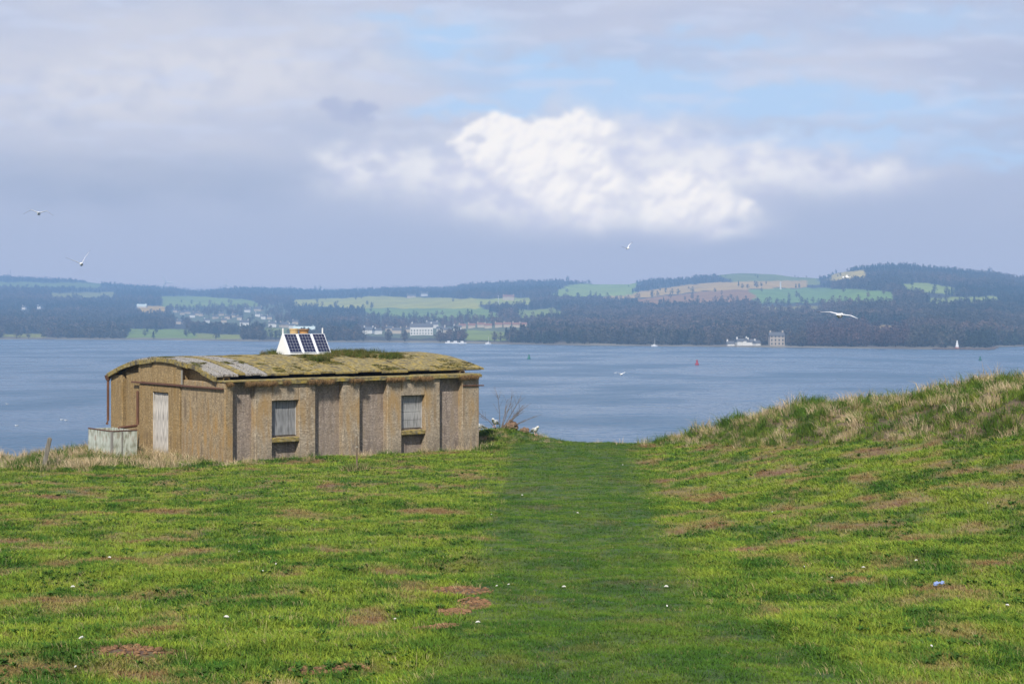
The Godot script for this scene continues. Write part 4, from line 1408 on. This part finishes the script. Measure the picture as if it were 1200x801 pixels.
	part("side_panel", span(Vector3(tx - 0.025, 0, -tz), Vector3(tx, th, tz), 0.004), zinc, tk)
	part("end_panel", span(Vector3(-tx + 0.0255, 0, tz - 0.025), Vector3(tx - 0.0255, th, tz - 0.001), 0.004), zinc, tk)
	part("end_panel", span(Vector3(-tx + 0.0255, 0, -tz + 0.001), Vector3(tx - 0.0255, th, -tz + 0.025), 0.004), zinc, tk)
	part("bottom", span(Vector3(-tx + 0.03, 0.05, -tz + 0.03), Vector3(tx - 0.03, 0.08, tz - 0.03), 0.004), zinc, tk)
	part("corner_strap", span(Vector3(-tx - 0.012, 0, tz - 0.05), Vector3(-tx + 0.05, th + 0.004, tz + 0.012), 0.004), M.lead, tk)
	part("corner_strap", span(Vector3(-0.10, 0, tz), Vector3(-0.06, th - 0.01, tz + 0.016), 0.004), M.lead, tk)
	part("rim_rail", span(Vector3(-tx - 0.015, th, tz - 0.03), Vector3(tx + 0.01, th + 0.03, tz + 0.015), 0.004), M.rusty, tk)
	part("rim_rail", span(Vector3(-tx - 0.015, th, -tz), Vector3(-tx + 0.03, th + 0.03, tz - 0.032), 0.004), M.rusty, tk)

func make_posts() -> void:
	var m := wood(Color(0.17, 0.155, 0.13), 381)
	var d := 42.5
	var x := (50.0 - 600.0) / F * d
	var o := thing("fence_post", "weathered grey fence post leaning in the straw grass by the cliff", "post", Vector3(x, ground(x, d) - 0.1, -d))
	o.rotation = Vector3(0.0, 0.3, -0.20)
	part("shaft", span(Vector3(-0.06, 0, -0.045), Vector3(0.06, 0.92, 0.045), 0.012), m, o)
	part("top", tube([Vector3(0, 0.922, 0), Vector3(0, 0.94, 0)], [0.045, 0.03], 6), m, o)
	d = 41.5
	x = (418.0 - 600.0) / F * d
	var s := thing("marker_stake", "thin wooden stake standing in the lawn before the hut", "stake", Vector3(x, ground(x, d) - 0.1, -d))
	part("shaft", span(Vector3(-0.022, 0, -0.02), Vector3(0.022, 1.02, 0.02), 0.006), M.stake, s)
	part("band", span(Vector3(-0.026, 0.72, -0.024), Vector3(0.026, 0.75, 0.024), 0.004), mat(Color(0.3, 0.28, 0.24), 0.8), s)
	var t := thing("grass_tussock", "brown and green tussock at the foot of the thin stake", "tussock", Vector3(x, ground(x, d), -d + 0.12))
	var gm := mat(Color(0.12, 0.15, 0.03), 0.8, true)
	var gd := mat(Color(0.30, 0.22, 0.11), 0.8, true)
	part("green_leaves", clump(501, 120, 0.34, 0.14, 0.34, 0.014, 0.8), gm, t)
	part("dead_leaves", clump(502, 110, 0.46, 0.08, 0.26, 0.012, 1.1), gd, t)

# ---------------------------------------------------------------- birds
func gull_mesh(up_l: float, up_r: float, bend: float, fold := false) -> ArrayMesh:
	# forward is -Z; length about 0.56 m, span about 1.4 m
	var st := begin()
	var wh := Color(0.80, 0.80, 0.78)
	var gr := Color(0.42, 0.44, 0.47)
	var bl := Color(0.025, 0.025, 0.03)
	st.set_color(wh)
	add_tube(st, [Vector3(0, 0.02, 0.26), Vector3(0, 0.015, 0.16), Vector3(0, -0.005, 0.03), Vector3(0, 0.0, -0.09), Vector3(0, 0.02, -0.17), Vector3(0, 0.035, -0.225), Vector3(0, 0.03, -0.265), Vector3(0, 0.022, -0.29)], [0.014, 0.045, 0.078, 0.076, 0.052, 0.045, 0.034, 0.014], 10)
	# tail fan
	var tl := [Vector3(-0.025, 0.022, 0.20), Vector3(0.025, 0.022, 0.20), Vector3(0.08, 0.022, 0.36), Vector3(-0.08, 0.022, 0.36)]
	quad(st, tl[0], tl[1], tl[2], tl[3], Vector3(0, 0, 0.3))
	quad(st, tl[0] - Vector3(0, 0.012, 0), tl[1] - Vector3(0, 0.012, 0), tl[2] - Vector3(0, 0.006, 0), tl[3] - Vector3(0, 0.006, 0), Vector3(0, 0.1, 0.3))
	st.set_color(Color(0.75, 0.50, 0.04))
	add_tube(st, [Vector3(0, 0.024, -0.282), Vector3(0, 0.02, -0.315), Vector3(0, 0.008, -0.335)], [0.013, 0.010, 0.003], 6)
	st.set_color(bl)
	for s in [-1, 1]:
		add_tube(st, [Vector3(s * 0.030, 0.042, -0.25), Vector3(s * 0.040, 0.042, -0.25)], [0.006, 0.004], 6)
	if fold:
		for s in [-1, 1]:
			st.set_color(gr)
			add_tube(st, [Vector3(s * 0.045, 0.02, -0.12), Vector3(s * 0.065, 0.03, -0.02), Vector3(s * 0.055, 0.035, 0.14), Vector3(s * 0.03, 0.04, 0.26)], [0.02, 0.05, 0.042, 0.014], 8)
			st.set_color(bl)
			add_tube(st, [Vector3(s * 0.03, 0.04, 0.25), Vector3(s * 0.012, 0.045, 0.40)], [0.016, 0.004], 6)
			st.set_color(Color(0.6, 0.35, 0.25))
			add_tube(st, [Vector3(s * 0.035, -0.06, 0.0), Vector3(s * 0.035, -0.19, -0.01)], [0.010, 0.008], 6)
			add_tube(st, [Vector3(s * 0.035, -0.19, 0.0), Vector3(s * 0.04, -0.195, -0.06)], [0.010, 0.012], 6)
		return st.commit()
	for s in [-1, 1]:
		var up: float = up_l if s == -1 else up_r
		# stations: along the span, chord, sweep, thickness
		var q := [[0.03, 0.17, 0.0, 0.030], [0.17, 0.165, -0.035, 0.024], [0.32, 0.15, -0.075, 0.018], [0.48, 0.115, -0.02, 0.012], [0.60, 0.07, 0.05, 0.008], [0.69, 0.018, 0.12, 0.004]]
		var rings := []
		for k in q.size():
			var t: float = q[k][0]
			var inner := minf(t, 0.32)
			var outer := maxf(0.0, t - 0.32)
			var p := Vector3(s * (0.02 + inner * cos(up) + outer * cos(up + bend)), 0.03 + inner * sin(up) + outer * sin(up + bend), q[k][2] - 0.02)
			var ch: float = q[k][1]
			var tk: float = q[k][3]
			rings.append([p + Vector3(0, 0, -ch * 0.45), p + Vector3(0, tk, -ch * 0.15), p + Vector3(0, 0, ch * 0.55), p + Vector3(0, -tk * 0.5, -ch * 0.15)])
		for k in q.size() - 1:
			var mid: Vector3 = (rings[k][1] + rings[k][3] + rings[k + 1][1] + rings[k + 1][3]) * 0.25
			for j in 4:
				var c := wh if j >= 2 else gr.lerp(wh, 0.35)
				if k >= 4: c = bl
				elif k == 3 and j < 2: c = gr
				st.set_color(c)
				var n := (j + 1) % 4
				quad(st, rings[k][j], rings[k][n], rings[k + 1][n], rings[k + 1][j], mid)
	return st.commit()

func make_birds() -> void:
	var m := mat(Color.WHITE, 0.7, true)
	# column, row, distance, wing angles, turn, roll, label
	var fly := [
		[984, 369.5, 48.0, 0.10, 0.02, -0.22, -0.55, -0.13, "white gull with dark wing tips gliding before the far dark wood"],
		[95, 309.5, 66.0, 0.55, 0.95, -0.10, 0.35, 0.12, "gull with wings raised in a V over the far ridge"],
		[45, 250, 66.0, 0.35, 0.35, -0.95, 0.25, -0.05, "gull with drooping wing tips in the grey sky beside the cloud bank"],
		[735.5, 291, 130.0, 0.30, 0.80, -0.10, 0.6, 0.1, "small white gull flying below the cumulus cloud"],
		[992, 325, 120.0, 0.3, 0.3, -0.5, 0.9, 0.2, "gull crossing before the bare quarry on the far hill"],
		[728, 438.5, 110.0, 0.35, 0.35, -0.6, 0.3, 0.0, "white gull flying low over the open water"],
	]
	for b in fly:
		var d: float = b[2]
		var o := part("flying_gull", gull_mesh(b[3], b[4], b[5]), m, self, Vector3((b[0] - 600.0) / F * d, -(b[1] - HY) / F * d, -d), Vector3(0.0, b[6], b[7]))
		tag(o, b[8], "gull", "gulls in flight")
	# resting on the water
	for b in [[8, 473.5], [19, 498.8], [72, 492.0], [77, 492.6]]:
		var r: float = -F * SEA / (b[1] - HY)
		var o := part("floating_gull", gull_mesh(0, 0, 0, true), m, self, Vector3((b[0] - 600.0) / F * r, SEA + 0.10, -r), Vector3(0, 1.4, 0))
		o.scale = Vector3.ONE * 1.5
		tag(o, "white gull sitting on the water beyond the straw grass", "gull", "gulls sitting on the sea")
	# standing at the cliff edge beside the hut
	for b in [[580, 54.2, 2.8, "white gull standing under the bare shrub by the hut"], [627, 54.0, 3.6, "white gull standing alone on the cliff edge past the boulders"], [562.5, 55.0, 2.4, "gull half hidden against the corner of the hut"]]:
		var x: float = (b[0] - 600.0) / F * b[1]
		var o := part("standing_gull", gull_mesh(0, 0, 0, true), m, self, Vector3(x, ground(x, b[1]) + 0.26, -b[1]), Vector3(0.35, b[2], 0))
		tag(o, b[3], "gull", "gulls at the cliff edge")

# ---------------------------------------------------------------- rocks, shrub, litter
func boulder(seed_: int) -> ArrayMesh:
	var n := FastNoiseLite.new()
	n.seed = seed_
	n.frequency = 0.9
	var pos := PackedVector3Array()
	var nu := 17
	var nv := 11
	for j in nv:
		for i in nu:
			var a := TAU * (i % (nu - 1)) / (nu - 1)
			var b := PI * (j / float(nv - 1) - 0.5)
			var v := Vector3(cos(b) * cos(a), sin(b), cos(b) * sin(a))
			var k := 1.0 + n.get_noise_3d(v.x * 1.6, v.y * 1.6, v.z * 1.6) * 0.55 + n.get_noise_3d(v.x * 5, v.y * 5, v.z * 5) * 0.18
			pos.append(v * k)
	var st := begin()
	for j in nv - 1:
		for i in nu - 1:
			var a := j * nu + i
			quad(st, pos[a], pos[a + 1], pos[a + nu + 1], pos[a + nu], Vector3.ZERO)
	return st.commit()

func make_edge_things() -> void:
	var rock := mat(Color.WHITE, 0.95)
	triplanar(rock, noise_tex(391, 0.03, 256, [[0.0, Color(0.07, 0.045, 0.03)], [0.5, Color(0.17, 0.10, 0.065)], [1.0, Color(0.27, 0.19, 0.12)]], FastNoiseLite.TYPE_SIMPLEX_SMOOTH, 5), Vector3(1.2, 1.2, 1.2))
	for b in [[600, 54.6, 0.22, 5, "large red brown boulder beside the bare shrub on the cliff edge"], [615, 54.4, 0.15, 6, "smaller brown boulder between the large boulder and the lone gull"], [592, 54.9, 0.12, 7, "small pale brown rock at the root of the bare shrub"]]:
		var x: float = (b[0] - 600.0) / F * b[1]
		var o := part("boulder", boulder(b[3]), rock, self, Vector3(x, ground(x, b[1]) + b[2] * 0.55, -b[1]), Vector3(0, b[3], 0))
		o.scale = Vector3(1.15, 0.85, 1.0) * b[2]
		tag(o, b[4], "rock", "boulders on the cliff edge")
	# bare shrub
	var d := 54.6
	var x := (586.0 - 600.0) / F * d
	var sh := thing("bare_shrub", "leafless grey twiggy shrub at the cliff edge beside the hut", "shrub", Vector3(x, ground(x, d), -d))
	var twig := mat(Color(0.15, 0.115, 0.085), 0.9)
	rng.seed = 66
	for k in 9:
		var a := rng.randf_range(-1.05, 1.2)
		var len := rng.randf_range(0.8, 1.5)
		var dir := Vector3(sin(a), cos(a), rng.randf_range(-0.4, 0.4)).normalized()
		var st := begin()
		var p0 := Vector3(a * 0.1, -0.05, 0)
		var p1 := p0 + dir * len * 0.5 + Vector3(0.03, 0.02, 0)
		var p2 := p0 + dir * len + Vector3(0.05 * a, 0.0, 0)
		add_tube(st, [p0, p1, p2], [0.016, 0.010, 0.004], 5)
		for j in 7:
			var t := rng.randf_range(0.35, 0.95)
			var s0 := p0.lerp(p2, t)
			var dd := (dir + Vector3(rng.randf_range(-0.8, 0.8), rng.randf_range(-0.2, 0.5), rng.randf_range(-0.5, 0.5))).normalized()
			add_tube(st, [s0, s0 + dd * len * 0.3], [0.006, 0.003], 4)
		part("branch", st.commit(), twig, sh)
	# bits lying on the lawn
	var litter := [[323, 664], [308, 672], [265, 727], [280, 649], [128, 656], [85, 691], [95, 752], [576, 605], [582, 690], [596, 688], [661, 691], [781, 691], [463, 729], [677, 603], [1074, 660], [943, 667], [1158, 592], [730, 546], [1181, 713], [88, 787], [782, 714], [905, 602], [975, 680], [560, 733], [1092, 762], [612, 582], [1012, 668]]
	rng.seed = 8
	var bone := mat(Color(0.62, 0.60, 0.55), 0.85)
	for l in litter:
		var dd := 9.0
		while dd < 56.0:   # walk out along the sight line until it meets the ground
			if -(l[1] - HY) / F * dd < ground((l[0] - 600.0) / F * dd, dd): break
			dd += 0.02
		var xx: float = (l[0] - 600.0) / F * dd
		var st := begin()
		var s := rng.randf_range(0.012, 0.024)
		add_tube(st, [Vector3(-s * 1.3, 0.0, 0), Vector3(-s * 0.4, s * 0.35, 0.2 * s), Vector3(s * 0.5, s * 0.3, 0), Vector3(s * 1.4, 0.0, -0.3 * s)], [s * 0.15, s * 0.5, s * 0.55, s * 0.1], 7)
		var o := part("shell_fragment", st.commit(), bone, self, Vector3(xx, ground(xx, dd) + 0.035, -dd), Vector3(rng.randf_range(-0.3, 0.3), rng.randf() * TAU, 0))
		tag(o, "small white shell fragment lying in the grass", "shell", "white fragments scattered on the lawn")
	var bd := 9.0
	while bd < 40.0:
		if -(689.0 - HY) / F * bd < ground((1101.0 - 600.0) / F * bd, bd): break
		bd += 0.02
	var bx := (1101.0 - 600.0) / F * bd
	var bs := begin()
	rng.seed = 12
	for k in 7:
		var c := Vector3(rng.randf_range(-0.05, 0.05), rng.randf_range(0.0, 0.03), rng.randf_range(-0.03, 0.03))
		add_box(bs, c, Vector3(0.05, 0.012, 0.035), 0.003, Basis(Vector3(rng.randf(), rng.randf(), rng.randf()).normalized(), rng.randf() * 1.4))
	tag(part("plastic_scrap", bs.commit(), mat(Color(0.20, 0.27, 0.48), 0.5), self, Vector3(bx, ground(bx, bd) + 0.04, -bd)), "crumpled pale blue plastic scrap lying on the grass", "litter")

# ---------------------------------------------------------------- everything
func _ready() -> void:
	rng.seed = 1
	for n in [[nA, 11, 0.01], [nB, 12, 0.01], [nC, 13, 0.01], [nD, 14, 0.01]]:
		n[0].seed = n[1]
		n[0].frequency = n[2]
		n[0].noise_type = FastNoiseLite.TYPE_SIMPLEX_SMOOTH
		n[0].fractal_octaves = 3
	M.lead = mat(Color(0.22, 0.21, 0.19), 0.8)
	M.silver = wood(Color(0.46, 0.43, 0.39), 342)
	M.stake = wood(Color(0.16, 0.12, 0.08), 383)
	M.rusty = mat(Color(0.11, 0.05, 0.03), 0.9)
	setup_view()
	print("sky ", Time.get_ticks_msec())
	make_ground()
	print("ground ", Time.get_ticks_msec())
	make_sea()
	make_far_shore()
	print("shore ", Time.get_ticks_msec())
	make_hut()
	make_hut_things()
	make_posts()
	make_far_marks()
	make_edge_things()
	make_birds()
	make_grass()
	print("grass ", Time.get_ticks_msec())
